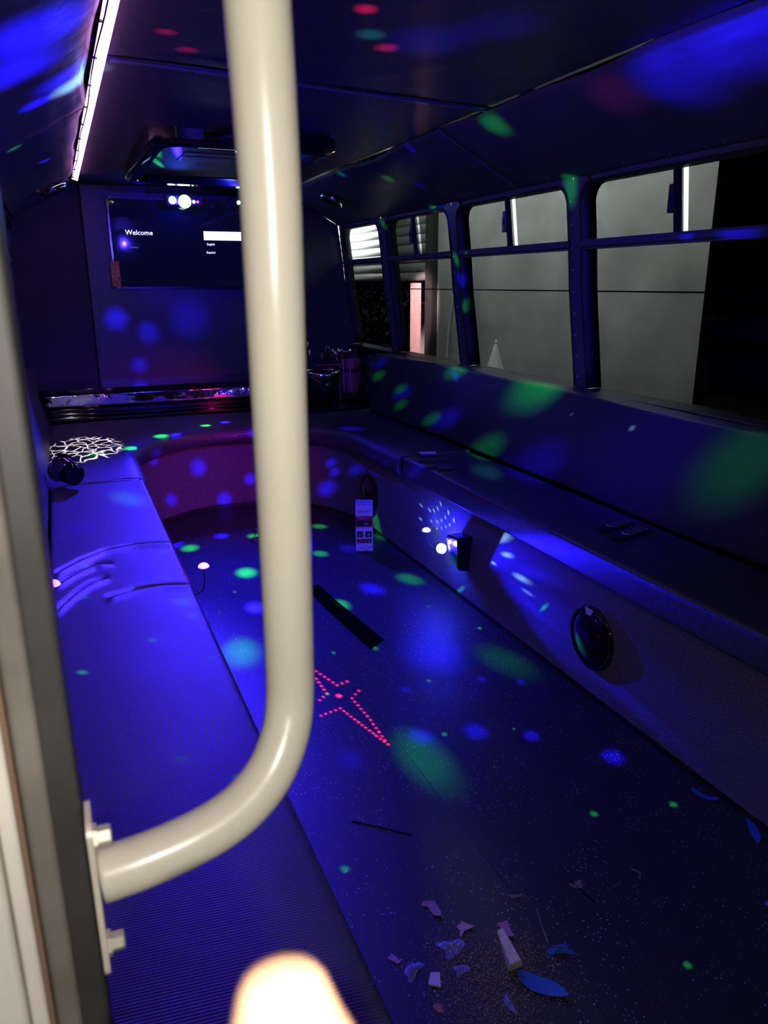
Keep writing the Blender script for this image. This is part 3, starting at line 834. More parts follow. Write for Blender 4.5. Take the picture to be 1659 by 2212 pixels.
def back_disp(x, y, z):
    t = max(0, (z - 0.6) / 0.4)
    k = Vector((0, 0, 0.006 * math.sin(y * 1.9 + 1) + 0.003 * math.sin(y * 5.3)))
    e = max(0, 1 - (5.13 - y) / 0.45)                       # puckered far end
    k.x += e * 0.018 * math.sin((z * 1.4 + y) * 16); k.z -= e * e * 0.03 * t
    return k
bm = loaf(2.0, 2.13, 0.45, 5.13, 0.575, 0.995, 0.018, 160, back_disp, nx=6, endr=0.03)
put('back_cushion', bm, 'back_vinyl', smooth=True, label='long padded backrest on the right under the window row', cat='cushion')
def lean(x, y, z):
    return back_disp(x, y, z) * 0.5 + Vector((-(z - 0.575) * 0.16, 0, 0))
bm = loaf(-0.215, -0.118, 0.52, 5.13, 0.575, 0.985, 0.018, 120, lean, nx=6, endr=0.03)
put('back_cushion', bm, 'back_vinyl', smooth=True, label='narrow glimpse of the padded backrest along the left wall', cat='cushion')

# rear cushion: horseshoe with a rounded lip
def horseshoe():
    bm = B(); N = 44
    inner = []
    for k in range(N + 1):
        a = k / N * PI; c = math.cos(a); s = math.sin(a)
        inner.append((MX + 0.655 * c, 4.17 + 0.70 * s ** 0.93))
    inner = [(MX + 0.665, 3.66), (MX + 0.66, 3.85)] + inner + [(MX - 0.66, 3.85), (MX - 0.665, 3.72)]
    outer = []
    for (x, y) in inner:
        if y < 4.16: outer.append((MX + math.copysign(1.10, x - MX), y))
        else:
            dx, dy = x - MX, y - 4.17 + 0.02; s = min(1.10 / max(abs(dx), 1e-6), 1.28 / max(dy, 1e-6)); outer.append((MX + dx * s, 4.17 + dy * s))
    R = 10
    prof = [(-0.01, 0.462), (-0.022, 0.475), (-0.026, 0.50), (-0.022, 0.53), (-0.008, 0.552), (0.015, 0.565)]
    rows = []
    for (ix, iy), (ox, oy) in zip(inner, outer):
        d = Vector((ox - ix, oy - iy)); L = d.length; d.normalize(); row = []
        for o, z in prof: row.append(bm.verts.new((ix + d.x * o, iy + d.y * o, z)))
        for k in range(1, R + 1): 
            t = 0.015 + (L - 0.015) * k / R; row.append(bm.verts.new((ix + d.x * t, iy + d.y * t, 0.566 + 0.003 * math.sin(t * 9 + ix * 4))))
        row.append(bm.verts.new((ox, oy, 0.462)))
        rows.append(row)
    for a, b in zip(rows, rows[1:]):
        n = len(a)
        for k in range(n): bm.faces.new((a[k], a[(k + 1) % n], b[(k + 1) % n], b[k]))
    bm.faces.new(rows[0]); bm.faces.new(rows[-1][::-1])
    return bm, inner
bm, inn = horseshoe()
rc = empty('rear_cushion', (MX, 4.9, 0.462), 'curved horseshoe seat cushion filling the rear corner, dark glossy lip', 'cushion')
put('cushion', bm, 'seat_vinyl', rc, smooth=True, angle=0.9)
for xa, xb, y in ((-0.14, 0.27, 3.70), (1.63, 2.0, 3.645)):
    bm = B(); tube(bm, smooth_path([(xa, y, 0.545), ((xa + xb) / 2, y + 0.01, 0.552), (xb, y, 0.545)], 6), 0.020, 10); put('rolled_end', bm, 'seat_vinyl', rc, smooth=True)

# ------------------------------------------------------------------ rear ledge in front of the wall
bc = empty('bar_ledge', (0.6, 5.78, 0.57), 'black glossy ledge with a rippled mirror strip below the television', 'ledge')
bm = B(); box(bm, (-0.33, 5.50, 0.755), (1.55, 5.985, 0.782), 0.004); put('top', bm, 'black_gloss', bc)
bm = B(); box(bm, (-0.32, 5.56, 0.57), (1.54, 5.985, 0.755)); put('carcass', bm, 'black_gloss', bc)
bm = B(); grid(bm, 60, 4, lambda a, b: Vector((-0.16 + 1.68 * a, 5.556 + 0.0012 * math.sin(a * 37) * math.sin(b * 5 + a * 11), 0.645 + 0.105 * b))); solid(bm, 0.003); put('mirror_strip', bm, 'mirror_strip', bc, smooth=True)
for z, y in ((0.628, 5.54), (0.600, 5.52), (0.574, 5.50)):
    bm = B(); box(bm, (-0.20, y, z), (1.53, 5.56, z + 0.013), 0.003); put('trim_step', bm, 'black_gloss', bc)
bm = B(); box(bm, (1.56, 5.22, 0.573), (2.1, 5.98, 0.591), 0.003); tray = put('corner_tray', bm, 'black_gloss', label='glossy black corner shelf under the ice bucket', cat='shelf')

# ------------------------------------------------------------------ television
tv = empty('television', (0.95, 5.98, 1.43), 'wall-mounted flat television showing a Welcome screen', 'television')
bm = B(); box(bm, (0.405, 5.938, 1.425), (1.475, 5.984, 2.025), 0.004); put('housing', bm, 'black_gloss', tv)
bm = B()
for a, b in (((0.400, 5.930, 1.420), (0.412, 5.94, 2.03)), ((1.468, 5.930, 1.420), (1.480, 5.94, 2.03)), ((0.400, 5.930, 1.420), (1.480, 5.94, 1.434)), ((0.400, 5.930, 2.018), (1.480, 5.94, 2.03))): box(bm, a, b, 0.001)
put('bezel', bm, 'dark_chrome', tv)
bm = B(); box(bm, (0.412, 5.934, 1.434), (1.468, 5.938, 2.018)); put('screen', bm, 'screen', tv)
R_, U_ = (1, 0, 0), (0, 0, 1)
text('welcome_text', 'Welcome', 0.047, ((0.600, 5.9325, 1.798), R_, U_), 'screen_white', tv)
bm = B(); box(bm, (1.050, 5.9315, 1.757), (1.325, 5.9335, 1.817), 0.0005); put('menu_highlight', bm, 'screen_white', tv)
text('menu_text', 'English', 0.021, ((1.098, 5.9325, 1.728), R_, U_), 'screen_white', tv)
text('menu_text', 'Español', 0.021, ((1.094, 5.9325, 1.671), R_, U_), 'screen_white', tv)
bm = B(); box(bm, (0.530, 5.932, 1.695), (0.585, 5.9335, 1.705)); put('faint_text_line', bm, 'screen_grey', tv)
bm = B(); box(bm, (0.388, 5.9285, 1.437), (0.444, 5.9295, 1.606)); st = put('energy_sticker', bm, 'sticker_orange', tv, label='orange printed energy label')
text('print', 'ENERGY', 0.0125, ((0.416, 5.928, 1.590), R_, U_), 'ink', st); text('print', 'GUIDE*', 0.0125, ((0.417, 5.928, 1.577), R_, U_), 'ink', st)
text('print', '$11', 0.016, ((0.412, 5.928, 1.524), R_, U_), 'ink', st)
bm = B()
for z, x0, x1 in ((1.560, .397, .435), (1.554, .397, .430), (1.508, .397, .425), (1.470, .397, .438), (1.464, .397, .436), (1.458, .397, .438), (1.452, .397, .430)): box(bm, (x0, 5.9278, z), (x1, 5.9283, z + 0.0015))
box(bm, (0.430, 5.9278, 1.483), (0.438, 5.9283, 1.502)); put('print', bm, 'ink', st, kind='stuff')
bm = B(); tube(bm, [(0.408, 5.926, 1.62), (0.406, 5.926, 1.80)], 0.0035, 6); put('edge_glint', bm, 'chrome', tv, label='bright strip on the left edge of the bezel')

# party light over the television
pl = empty('party_light', (0.92, 5.93, 2.03), 'bright blue party light with three lenses above the television', 'stage light')
bm = B(); box(bm, (0.79, 5.87, 1.975), (1.06, 5.928, 2.055), 0.012); put('housing', bm, 'black_plastic', pl)
def lens(x, z, r, m, par, y=5.868, lab=None):
    bm = B(); lathe(bm, [(0, -r * 0.55), (r * 0.5, -r * 0.45), (r * 0.87, -r * 0.2), (r, 0), (r, 0.006)], (x, y, z), (0, 1, 0), 20); return put('lens', bm, m, par, smooth=True, label=lab)
lens(0.838, 2.014, 0.025, 'led_blue', pl, lab='blue white lens'); lens(0.922, 2.012, 0.031, 'led_blue', pl, lab='large lens'); lens(0.985, 2.008, 0.011, 'led_green', pl, lab='small green lens'); lens(1.012, 2.008, 0.009, 'led_red', pl, lab='small red lens')
bm = B(); lathe(bm, [(0.032, 0.0), (0.042, -0.004), (0.044, 0.004), (0.035, 0.008)], (0.922, 5.866, 2.008), (0, 1, 0), 28); put('lens_ring', bm, 'led_cyan', pl, smooth=True, label='cyan glowing ring')
pl2 = empty('party_light', (1.31, 5.93, 2.03), 'small blue party light half hidden behind the cream pole', 'stage light')
bm = B(); box(bm, (1.25, 5.88, 1.985), (1.40, 5.928, 2.05), 0.01); put('housing', bm, 'black_plastic', pl2)
lens(1.308, 2.015, 0.013, 'led_blue', pl2, 5.878)
point((0.88, 5.80, 2.01), BLUE, 7.0, 0.01)

# ------------------------------------------------------------------ ceiling hatch and round fixture
ht = empty('roof_hatch', (0.92, 4.7, 2.06), 'dark roof hatch with a raised rounded frame in the ceiling', 'hatch')
def rr_ring(x0, x1, y0, y1, r, n=8):
    p = []
    for cx, cy, a0 in ((x1 - r, y1 - r, 0), (x0 + r, y1 - r, PI / 2), (x0 + r, y0 + r, PI), (x1 - r, y0 + r, 1.5 * PI)):
        for k in range(n + 1): a = a0 + PI / 2 * k / n; p.append((cx + r * math.cos(a), cy + r * math.sin(a)))
    return p
bm = B(); loops = [rr_ring(0.475, 1.365, 3.80, 5.40, 0.12), rr_ring(0.475, 1.365, 3.80, 5.40, 0.12), rr_ring(0.50, 1.34, 3.83, 5.37, 0.11), rr_ring(0.545, 1.295, 3.93, 5.32, 0.09), rr_ring(0.565, 1.275, 3.95, 5.30, 0.08)]
zz = [2.122, 2.075, 2.055, 2.058, 2.105]; V = [[bm.verts.new((x, y, z)) for x, y in L] for L, z in zip(loops, zz)]
for a, b in zip(V, V[1:]):
    for k in range(len(a)): bm.faces.new((a[k], a[(k + 1) % len(a)], b[(k + 1) % len(a)], b[k]))
put('frame', bm, 'black_gloss', ht, smooth=True, angle=0.7)
bm = B(); flat(bm, rr_ring(0.56, 1.28, 3.945, 5.305, 0.08), 2.098, 2.108); put('hatch_panel', bm, 'wall_vinyl', ht)
bm = B(); box(bm, (0.70, 4.335, 2.0955), (0.98, 4.42, 2.0975)); put('instruction_label', bm, 'pink_label', ht, label='dim pink printed label')
bm = B(); box(bm, (0.70, 4.46, 2.0955), (0.98, 4.62, 2.0975)); put('instruction_label', bm, 'pink_label', ht, label='dim pink printed label')
rf = empty('ceiling_speaker', (0.90, 3.93, 2.06), 'round glossy black fixture on the ceiling beside the roof hatch', 'ceiling fixture')
bm = B(); lathe(bm, [(0.0, 0.0), (0.12, 0.005), (0.175, 0.012), (0.19, 0.03), (0.205, 0.03), (0.22, 0.045), (0.22, 0.062)], (0.90, 3.90, 2.058), (0, 0, 1), 40); put('dish', bm, 'black_gloss', rf, smooth=True, angle=0.6)
bm = B(); lathe(bm, [(0.190, 0.028), (0.198, 0.018), (0.212, 0.02), (0.218, 0.040)], (0.90, 3.90, 2.054), (0, 0, 1), 40); put('rim', bm, 'dark_chrome', rf, smooth=True)

# ------------------------------------------------------------------ round speakers
def speaker(loc, axis, r, label, grp, rim='black_gloss', sticker=False):
    s = empty('speaker', loc, label, 'speaker', grp); L = Vector(loc); ax = Vector(axis).normalized()
    bm = B(); lathe(bm, [(r * 0.86, 0.012), (r * 0.92, 0.022), (r, 0.018), (r * 1.03, 0.0), (r * 1.03, -0.002)], L, ax, 40); put('rim', bm, rim, s, smooth=True)
    bm = B(); lathe(bm, [(0, 0.034), (r * 0.3, 0.033), (r * 0.6, 0.028), (r * 0.8, 0.021), (r * 0.89, 0.014), (r * 0.9, 0.0)], L, ax, 40); put('grille', bm, 'black_gloss', s, smooth=True)
    return s
sp = speaker((1.638, 2.0, 0.24), (-1, 0, 0), 0.118, 'round black speaker set in the grey riser nearest the camera', None)
bm = B(); prism(bm, [(-0.022, 0.0), (0.025, 0.0), (0.004, -0.034), (-0.008, -0.030)], lambda a, b, d: Vector((d, 2.0 - a + 0.012, 0.349 + b)), 1.6145, 1.616); q = put('corner_sticker', bm, 'white_paper', sp, label='small white sticker at the top')
text('print', 'n', 0.014, ((1.6138, 1.985, 0.338), (0, -1, 0), (0, 0, 1)), 'ink', q)
speaker((1.634, 4.13, 0.245), (-1, -0.12, 0), 0.115, 'round black speaker in the riser behind the upright printed box', None)
speaker((1.83, 5.34, 2.002), (-0.42, 0, -0.90), 0.085, 'small round speaker with a shiny ring in the right ceiling slope', None, 'chrome')
speaker((0.06, 5.34, 2.000), (0.42, 0, -0.90), 0.085, 'small round speaker in the left ceiling slope at the end of the light strip', None, 'chrome')

# ------------------------------------------------------------------ magic-ball lamps
def gooseneck(name, bulb, path, mat_, label, r=0.021, grp=None):
    g = empty(name, path[-1], label, 'lamp', grp)
    bm = B(); lathe(bm, [(0, r * .72), (r * 0.5, r * 0.64), (r * 0.87, r * 0.36), (r, 0.0), (r * 0.8, -r * 0.12), (0, -r * 0.06)], bulb, (0, 0, 1), 20); put('bulb', bm, mat_, g, smooth=True)
    bm = B(); tube(bm, smooth_path(path, 8), 0.0028, 8); put('neck', bm, 'rubber', g, smooth=True); return g
cl = empty('wall_lamp', (1.60, 2.95, 0.18), 'black pocket lamp with a bright blue bulb on the right riser', 'lamp')
bm = B()
A = [(1.632, 2.868, 0.352), (1.632, 2.99, 0.335), (1.632, 2.995, 0.19), (1.632, 2.905, 0.165)]; D = [(1.545, 2.868, 0.352), (1.545, 2.99, 0.335), (1.575, 2.99, 0.20), (1.575, 2.905, 0.175)]
va = [bm.verts.new(p) for p in A]; vd = [bm.verts.new(p) for p in D]; bm.faces.new(va); bm.faces.new(vd[::-1])
for k in range(4): bm.faces.new((va[k], vd[k], vd[(k + 1) % 4], va[(k + 1) % 4]))
bmesh.ops.bevel(bm, geom=list(bm.edges), offset=0.008, segments=2, affect='EDGES'); put('pocket', bm, 'black_plastic', cl)
bm = B(); lathe(bm, [(0, 0.026), (0.012, 0.023), (0.021, 0.014), (0.025, 0.0), (0.020, -0.014), (0.012, -0.020), (0, -0.022)], (1.565, 3.062, 0.240), (-0.7, -0.6, 0.1), 20); put('bulb', bm, 'bulb_blue', cl, smooth=True)
gooseneck('gooseneck_lamp', (1.57, 3.24, 0.275), [(1.57, 3.24, 0.27), (1.572, 3.225, 0.225), (1.58, 3.17, 0.205), (1.60, 3.09, 0.215)], 'bulb_white', 'small white half-dome lamp on a thin bent wire beside the blue bulb')
gooseneck('gooseneck_lamp', (0.40, 2.73, 0.437), [(0.40, 2.73, 0.43), (0.398, 2.73, 0.37), (0.375, 2.73, 0.335), (0.272, 2.73, 0.335)], 'bulb_pink', 'pink glowing half-dome lamp on a bent wire beside the left bench edge')
gooseneck('gooseneck_lamp', (-0.085, 1.965, 0.728), [(-0.085, 1.965, 0.722), (-0.095, 1.965, 0.700), (-0.115, 1.965, 0.695), (-0.135, 1.965, 0.70)], 'bulb_pink', 'pink glowing half-dome lamp at the left backrest near the post', 0.017)
gooseneck('gooseneck_lamp', (0.955, 4.30, 0.035), [(0.955, 4.30, 0.03), (0.93, 4.27, 0.004), (0.90, 4.22, 0.004), (0.93, 4.15, 0.004), (1.0, 4.12, 0.004)], 'black_gloss', 'unlit black dome lamp with a wire loop on the floor behind the cream pole')

# chrome stepped lamp lying by the left backrest
cy = empty('stepped_canister', (-0.04, 3.6, 0.57), 'shiny chrome stepped cylinder lying on the left seat corner', 'canister')
ax = Vector((0.50, -0.80, -0.22)).normalized(); c0 = Vector((-0.062, 3.66, 0.660))
bm = B(); lathe(bm, [(0, 0.0), (0.066, 0.0), (0.068, 0.004), (0.062, 0.010), (0.055, 0.012), (0.052, 0.065), (0.048, 0.070)], c0, ax, 36); put('body', bm, 'dark_chrome', cy, smooth=True, angle=0.6)
bm = B(); lathe(bm, [(0.048, 0.068), (0.041, 0.071), (0.041, 0.076), (0.049, 0.080), (0.049, 0.104), (0.046, 0.110), (0.040, 0.112), (0.01, 0.110), (0, 0.109)], c0, ax, 36); put('cap', bm, 'black_gloss', cy, smooth=True, angle=0.6, label='black glossy end cap')

# ------------------------------------------------------------------ bar things in the far right corner
ib = empty('ice_bucket', (1.74, 5.38, 0.59), 'large glass ice bowl with a metal rim in the far right corner', 'bowl')
bm = B(); lathe(bm, [(0, 0.004), (0.07, 0.004), (0.10, 0.05), (0.125, 0.13), (0.135, 0.235), (0.139, 0.235), (0.13, 0.13), (0.104, 0.045), (0.07, 0.0), (0, 0.0)], (1.735, 5.38, 0.592), (0, 0, 1), 32); put('bowl', bm, 'black_gloss', ib, smooth=True)
bm = B(); lathe(bm, [(0.136, 0.205), (0.142, 0.207), (0.143, 0.250), (0.137, 0.252), (0.134, 0.24)], (1.735, 5.38, 0.592), (0, 0, 1), 32); put('rim', bm, 'chrome', ib, smooth=True)
def bottle(x, y, r, h, label, neck=0.3, m='clear_glass', z=0.592):
    bt = empty('bottle', (x, y, z), label, 'bottle')
    bm = B(); lathe(bm, [(0, 0), (r, 0.003), (r, h * (1 - neck) - 0.01), (r * 0.75, h * (1 - neck) + 0.015), (r * 0.38, h * (1 - neck) + 0.05), (r * 0.36, h), (0, h)], (x, y, z), (0, 0, 1), 18); put('body', bm, m, bt, smooth=True, angle=0.7)
    bm = B(); lathe(bm, [(r * 0.42, h - 0.035), (r * 0.45, h - 0.03), (r * 0.45, h + 0.004), (0, h + 0.006)], (x, y, z), (0, 0, 1), 14); put('cap', bm, 'chrome', bt, smooth=True); return bt
bottle(1.735, 5.72, 0.030, 0.43, 'tall slim glass bottle with a bright cap right beside the cream pole')
bottle(1.775, 5.78, 0.020, 0.36, 'thin glass bottle second from the cream pole', 0.45)
ts = empty('bar_tool_stand', (1.93, 5.55, 0.592), 'metal stand holding hanging bar tools beside the ice bowl', 'stand')
bm = B(); box(bm, (1.78, 5.60, 0.852), (1.965, 5.63, 0.860), 0.002); box(bm, (1.955, 5.60, 0.592), (1.965, 5.61, 0.856), 0.001); box(bm, (1.88, 5.60, 0.592), (1.888, 5.61, 0.856), 0.001); put('frame', bm, 'red_plastic', ts)
bm = B(); lathe(bm, [(0, 0), (0.075, 0.0), (0.08, 0.005), (0.02, 0.012), (0, 0.012)], (1.885, 5.58, 0.592), (0, 0, 1), 24); put('base', bm, 'dark_chrome', ts, smooth=True)
def tool(name, pts, r, head, label, m='chrome'):
    t = empty(name, pts[0], label, 'bar tool'); bm = B(); tube(bm, pts, r, 8); put('shaft', bm, m, t, smooth=True)
    if head:
        c, rr = head; bm = B(); lathe(bm, [(0, rr * .5), (rr * .5, rr * .45), (rr * .9, rr * .25), (rr, 0), (rr * .8, -rr * .35), (0, -rr * .6)], c, (-0.3, -1, 0.2), 22); put('head', bm, m, t, smooth=True)
tool('muddler', [(1.84, 5.66, 0.86), (1.835, 5.66, 0.93)], 0.004, ((1.835, 5.66, 0.935), 0.008), 'short thin bar tool left of the tongs')
tool('ice_tongs', [(1.868, 5.66, 0.86), (1.868, 5.66, 0.985), (1.880, 5.66, 0.995), (1.892, 5.66, 0.985), (1.915, 5.66, 0.86)], 0.005, None, 'upside-down greenish ice tongs rising from the tool stand')
tool('jigger', [(1.96, 5.66, 0.85), (1.955, 5.66, 0.90)], 0.004, ((1.945, 5.655, 0.945), 0.036), 'round shiny strainer head on a thin stem')
bm = B(); lathe(bm, [(0.032, 0), (0.036, 0.004), (0.034, 0.008)], (1.94, 5.66, 0.965), (-0.3, -1, 0.2), 24)
put('ring_handle', bm, 'chrome', smooth=True, label='thin metal ring behind the shiny strainer head', cat='bar tool')
t = empty('double_jigger', (2.0, 5.70, 0.85), 'hourglass metal measure lying level above the tool stand', 'bar tool')
bm = B(); lathe(bm, [(0, -0.05), (0.018, -0.05), (0.020, -0.03), (0.010, 0), (0.020, 0.03), (0.024, 0.055), (0, 0.055)], (2.035, 5.72, 0.945), (1, -0.3, -0.15), 20); put('cup', bm, 'chrome', t, smooth=True)
bm = B(); tube(bm, [(2.025, 5.72, 0.86), (2.025, 5.72, 0.94)], 0.004, 8); put('stem', bm, 'chrome', t, smooth=True)
rb = empty('red_caddy', (2.05, 5.5, 0.592), 'red ribbed container with a dark strap behind the right backrest end', 'container')
bm = B(); lathe(bm, [(0, 0), (0.062, 0.002), (0.072, 0.08), (0.078, 0.20), (0.082, 0.205), (0.082, 0.25), (0.070, 0.25), (0.066, 0.02), (0, 0.02)], (2.055, 5.62, 0.640), (0, 0, 1), 8); put('tub', bm, 'red_plastic', rb)
bm = B(); lathe(bm, [(0.079, 0.0), (0.082, 0.002), (0.083, 0.025), (0.080, 0.027)], (2.055, 5.62, 0.80), (0, 0, 1), 8); put('band', bm, 'black_plastic', rb)
for k in (4.0, 5.0):
    bm = B(); x = 2.055 + 0.078 * math.cos(k * PI / 4 + 0.39); y = 5.62 + 0.078 * math.sin(k * PI / 4 + 0.39); tube(bm, [(x + .004, y, 0.65), (x, y, 0.89)], 0.005, 6); put('rib', bm, 'violet_print', rb)
bm = B(); box(bm, (1.985, 5.55, 0.592), (2.12, 5.69, 0.640), 0.005); put('foot', bm, 'black_gloss', rb)

# ------------------------------------------------------------------ amp kit box standing upside down in front of the rear speaker
bx = empty('carton', (1.466, 3.83, 0.0), 'tall narrow printed carton standing upside down on the floor', 'box')
x0, x1, yf = 1.418, 1.514, 3.785
bm = B(); box(bm, (x0, yf, 0.004), (x1, yf + 0.09, 0.272), 0.0015); put('carton_body', bm, 'white_paper', bx)
bm = B(); prism(bm, [(x0 + 0.004, 0.272), (x1 - 0.004, 0.272), (x1 + 0.004, 0.302), (x0 + 0.002, 0.306)], lambda a, b, d: Vector((a, yf + d + (b - 0.272) * 0.25, b)), 0.0, 0.0012); put('flap', bm, 'violet_print', bx)
def zpx(p): return 0.272 * (1186 - p) / 98
def patch(xa, xb, pa, pb, m, d=0.0004, name='print'):
    bm = B(); box(bm, (x0 + 0.096 * xa, yf - 0.0004 - d, zpx(pb)), (x0 + 0.096 * xb, yf - 0.0004, zpx(pa))); return put(name, bm, m, bx)
patch(0.0, 1.0, 1110, 1133, 'red_print'); patch(0.08, 0.93, 1119, 1131, 'ink', 0.0007)
patch(0.08, 0.44, 1142, 1155, 'ink'); patch(0.56, 0.93, 1142, 1155, 'ink'); patch(0.06, 0.66, 1158, 1167, 'red_print'); patch(0.66, 0.93, 1158, 1167, 'ink')
patch(0.52, 0.99, 1175.5, 1176.3, 'ink'); patch(0.52, 0.86, 1181.5, 1182.3, 'ink'); patch(0.52, 0.54, 1175.5, 1182, 'ink'); patch(0.16, 0.46, 1177, 1178, 'ink'); patch(0.12, 0.60, 1113, 1114, 'pink_paper'); patch(0.15, 0.70, 1115, 1116, 'pink_paper')
Ri, Ui = (-1, 0, 0), (0, 0, -1)
def up(s, size, xa, p, m): text('print', s, size, ((x0 + 0.096 * xa, yf - 0.0016, zpx(p)), Ri, Ui), m, bx)
up('AMP KIT', 0.021, 0.50, 1099, 'ink'); up('500', 0.017, 0.60, 1126, 'white_paper'); up('17', 0.026, 0.28, 1149, 'white_paper'); up('8', 0.026, 0.76, 1149, 'white_paper'); up('X', 0.022, 0.80, 1162.5, 'white_paper'); up('HAPPENS', 0.012, 0.36, 1162.5, 'pink_paper') if False else None
bx.rotation_euler.z = -0.36
pts = [(0.036 * math.cos(a * PI / 12) + x0 + 0.062, 0.036 * math.sin(a * PI / 12) * 0.75 + zpx(1099)) for a in range(25)]
bm = B(); tube(bm, [(x, yf - 0.001, z) for x, z in pts], 0.0006, 4, False); put('print', bm, 'violet_print', bx)

# ------------------------------------------------------------------ things lying on the right bench
def remote(a, b, label):
    a = Vector(a); b = Vector(b); d = b - a; L = d.length; ang = math.atan2(d.y, d.x); c = (a + b) / 2
    R3 = rz(ang); t = empty('remote_control', c, label, 'remote control')
    def W(x, y, z): return Vector(c) + R3 @ Vector((x, y, z))
    bm = B(); box(bm, Vector((-L / 2, -0.022, 0.0)) , Vector((L / 2, 0.022, 0.014)), 0.005, 2)
    for v in bm.verts: v.co = Vector(c) + R3 @ v.co
    put('case', bm, 'black_plastic', t)
    bm = B(); n = 8
    grid(bm, n, 1, lambda s, q: W(-L * 0.17 + 0.010 * (1 - (2 * s - 1) ** 2) * -1 + 0.009 * q, -0.019 + 0.038 * s, 0.0143)); solid(bm, 0.0008); put('light_bar', bm, 'white_button', t)
    for i in range(5):
        for j in range(3):
            bm = B(); p = W(-L * 0.05 + i * 0.021, -0.013 + j * 0.013, 0.014); lathe(bm, [(0.004, 0), (0.0038, 0.0015), (0, 0.002)], p, (0, 0, 1), 8); put('button', bm, 'grey_button', t)
remote((1.745, 2.15, 0.574), (1.915, 2.19, 0.574), 'black remote with a pale curved bar, the farther of the two')
remote((1.735, 2.055, 0.574), (1.915, 2.095, 0.574), 'black remote with a pale curved bar, the nearer of the two')
def slab(name, cx, cy, cz, sx, sy, sz, ang, m, label, cat, parts=()):
    bm = B(); box(bm, (-sx / 2, -sy / 2, 0), (sx / 2, sy / 2, sz), min(sz, sy) * 0.2, 1)
    for v in bm.verts: v.co = rz(ang) @ v.co + Vector((cx, cy, cz))
    return put(name, bm, m, label=label, cat=cat)
mb = empty('small_case', (1.735, 3.575, 0.572), 'small flat case with a pale blue top on the right bench', 'case')
bm = B(); box(bm, (-0.045, -0.03, 0), (0.045, 0.03, 0.016), 0.003)
for v in bm.verts: v.co = rz(-0.35) @ v.co + Vector((1.735, 3.575, 0.572))
put('case_body', bm, 'black_plastic', mb)
bm = B(); box(bm, (-0.043, -0.028, 0.016), (-0.016, 0.028, 0.0172)); box(bm, (-0.013, -0.028, 0.016), (0.043, 0.028, 0.0172))
for v in bm.verts: v.co = rz(-0.35) @ v.co + Vector((1.735, 3.575, 0.572))
put('case_top', bm, 'white_paper', mb)
slab('black_bar', 1.695, 3.42, 0.572, 0.155, 0.022, 0.012, -0.42, 'black_plastic', 'long black bar lying on the right bench in front of the small case', 'bar')
slab('black_bar', 1.615, 3.30, 0.572, 0.07, 0.016, 0.010, -0.35, 'black_plastic', 'short black bar at the right bench edge', 'bar')
bm = B(); tube(bm, smooth_path([(1.632, 3.240, 0.578), (1.690, 3.222, 0.578), (1.735, 3.285, 0.580)], 5), 0.006, 6); put('bent_bracket', bm, 'black_plastic', label='small bent black bracket on the right bench', cat='bracket')

# ------------------------------------------------------------------ litter on the floor
def scrap(name, poly, m, label, cat='scrap', z=0.001, th=0.0015, curl=0.0, grp=None):
    cx = sum(p[0] for p in poly) / len(poly); cy = sum(p[1] for p in poly) / len(poly)
    bm = B(); flat(bm, poly, z, z + th)
    bmesh.ops.subdivide_edges(bm, edges=list(bm.edges), cuts=2)
    bmesh.ops.triangulate(bm, faces=list(bm.faces))
    for v in bm.verts: v.co.z += curl * ((v.co.x - cx) ** 2 + (v.co.y - cy) ** 2) / 0.0009
    put(name, bm, m, label=label, cat=cat, group=grp)
scrap('paper_scrap', [(0.652, 1.350), (0.664, 1.360), (0.690, 1.352), (0.690, 1.318), (0.684, 1.303), (0.668, 1.313), (0.668, 1.343)], 'purple_paper', 'mauve folded paper scrap, farthest of the litter', curl=0.003)
scrap('paper_scrap', [(0.703, 1.262), (0.722, 1.270), (0.742, 1.245), (0.716, 1.246), (0.696, 1.228), (0.706, 1.250)], 'pink_paper', 'pointed pink paper triangle in the litter', curl=0.003)
scrap('paper_scrap', [(0.796, 1.232), (0.822, 1.230), (0.812, 1.185), (0.797, 1.192)], 'purple_paper', 'mauve paper strip behind the cream wedge', curl=0.004)
scrap('white_chip', [(0.575, 1.148), (0.592, 1.172), (0.611, 1.165), (0.597, 1.132)], 'white_chip', 'small white rectangular chip at the left of the litter', th=0.004)
scrap('orange_flake', [(0.560, 1.098), (0.570, 1.104), (0.582, 1.094), (0.575, 1.078), (0.566, 1.082)], 'orange_bit', 'small orange flake nearest the camera', curl=0.002)
scrap('purple_flake', [(0.520, 1.245), (0.535, 1.252), (0.545, 1.225), (0.535, 1.222)], 'purple_paper', 'dark mauve flake at the left edge of the litter')
scrap('blue_tape', [(0.766, 1.100), (0.776, 1.102), (0.806, 1.075), (0.832, 1.045), (0.838, 1.025), (0.836, 1.006), (0.824, 1.010), (0.800, 1.024), (0.770, 1.052), (0.762, 1.078)], 'blue_tape', 'long bright blue tape strip in the litter', curl=0.0015)
scrap('blue_tape', [(1.655, 1.315), (1.636, 1.255), (1.612, 1.212), (1.585, 1.192), (1.578, 1.198), (1.600, 1.240)], 'blue_tape', 'blue half-oval tape piece by the right riser', curl=0.001)
scrap('blue_tape', [(1.575, 1.435), (1.590, 1.44), (1.605, 1.40), (1.625, 1.375), (1.617, 1.368), (1.595, 1.385), (1.58, 1.41)], 'blue_tape', 'crumpled blue tape against the right riser seam', curl=0.004)
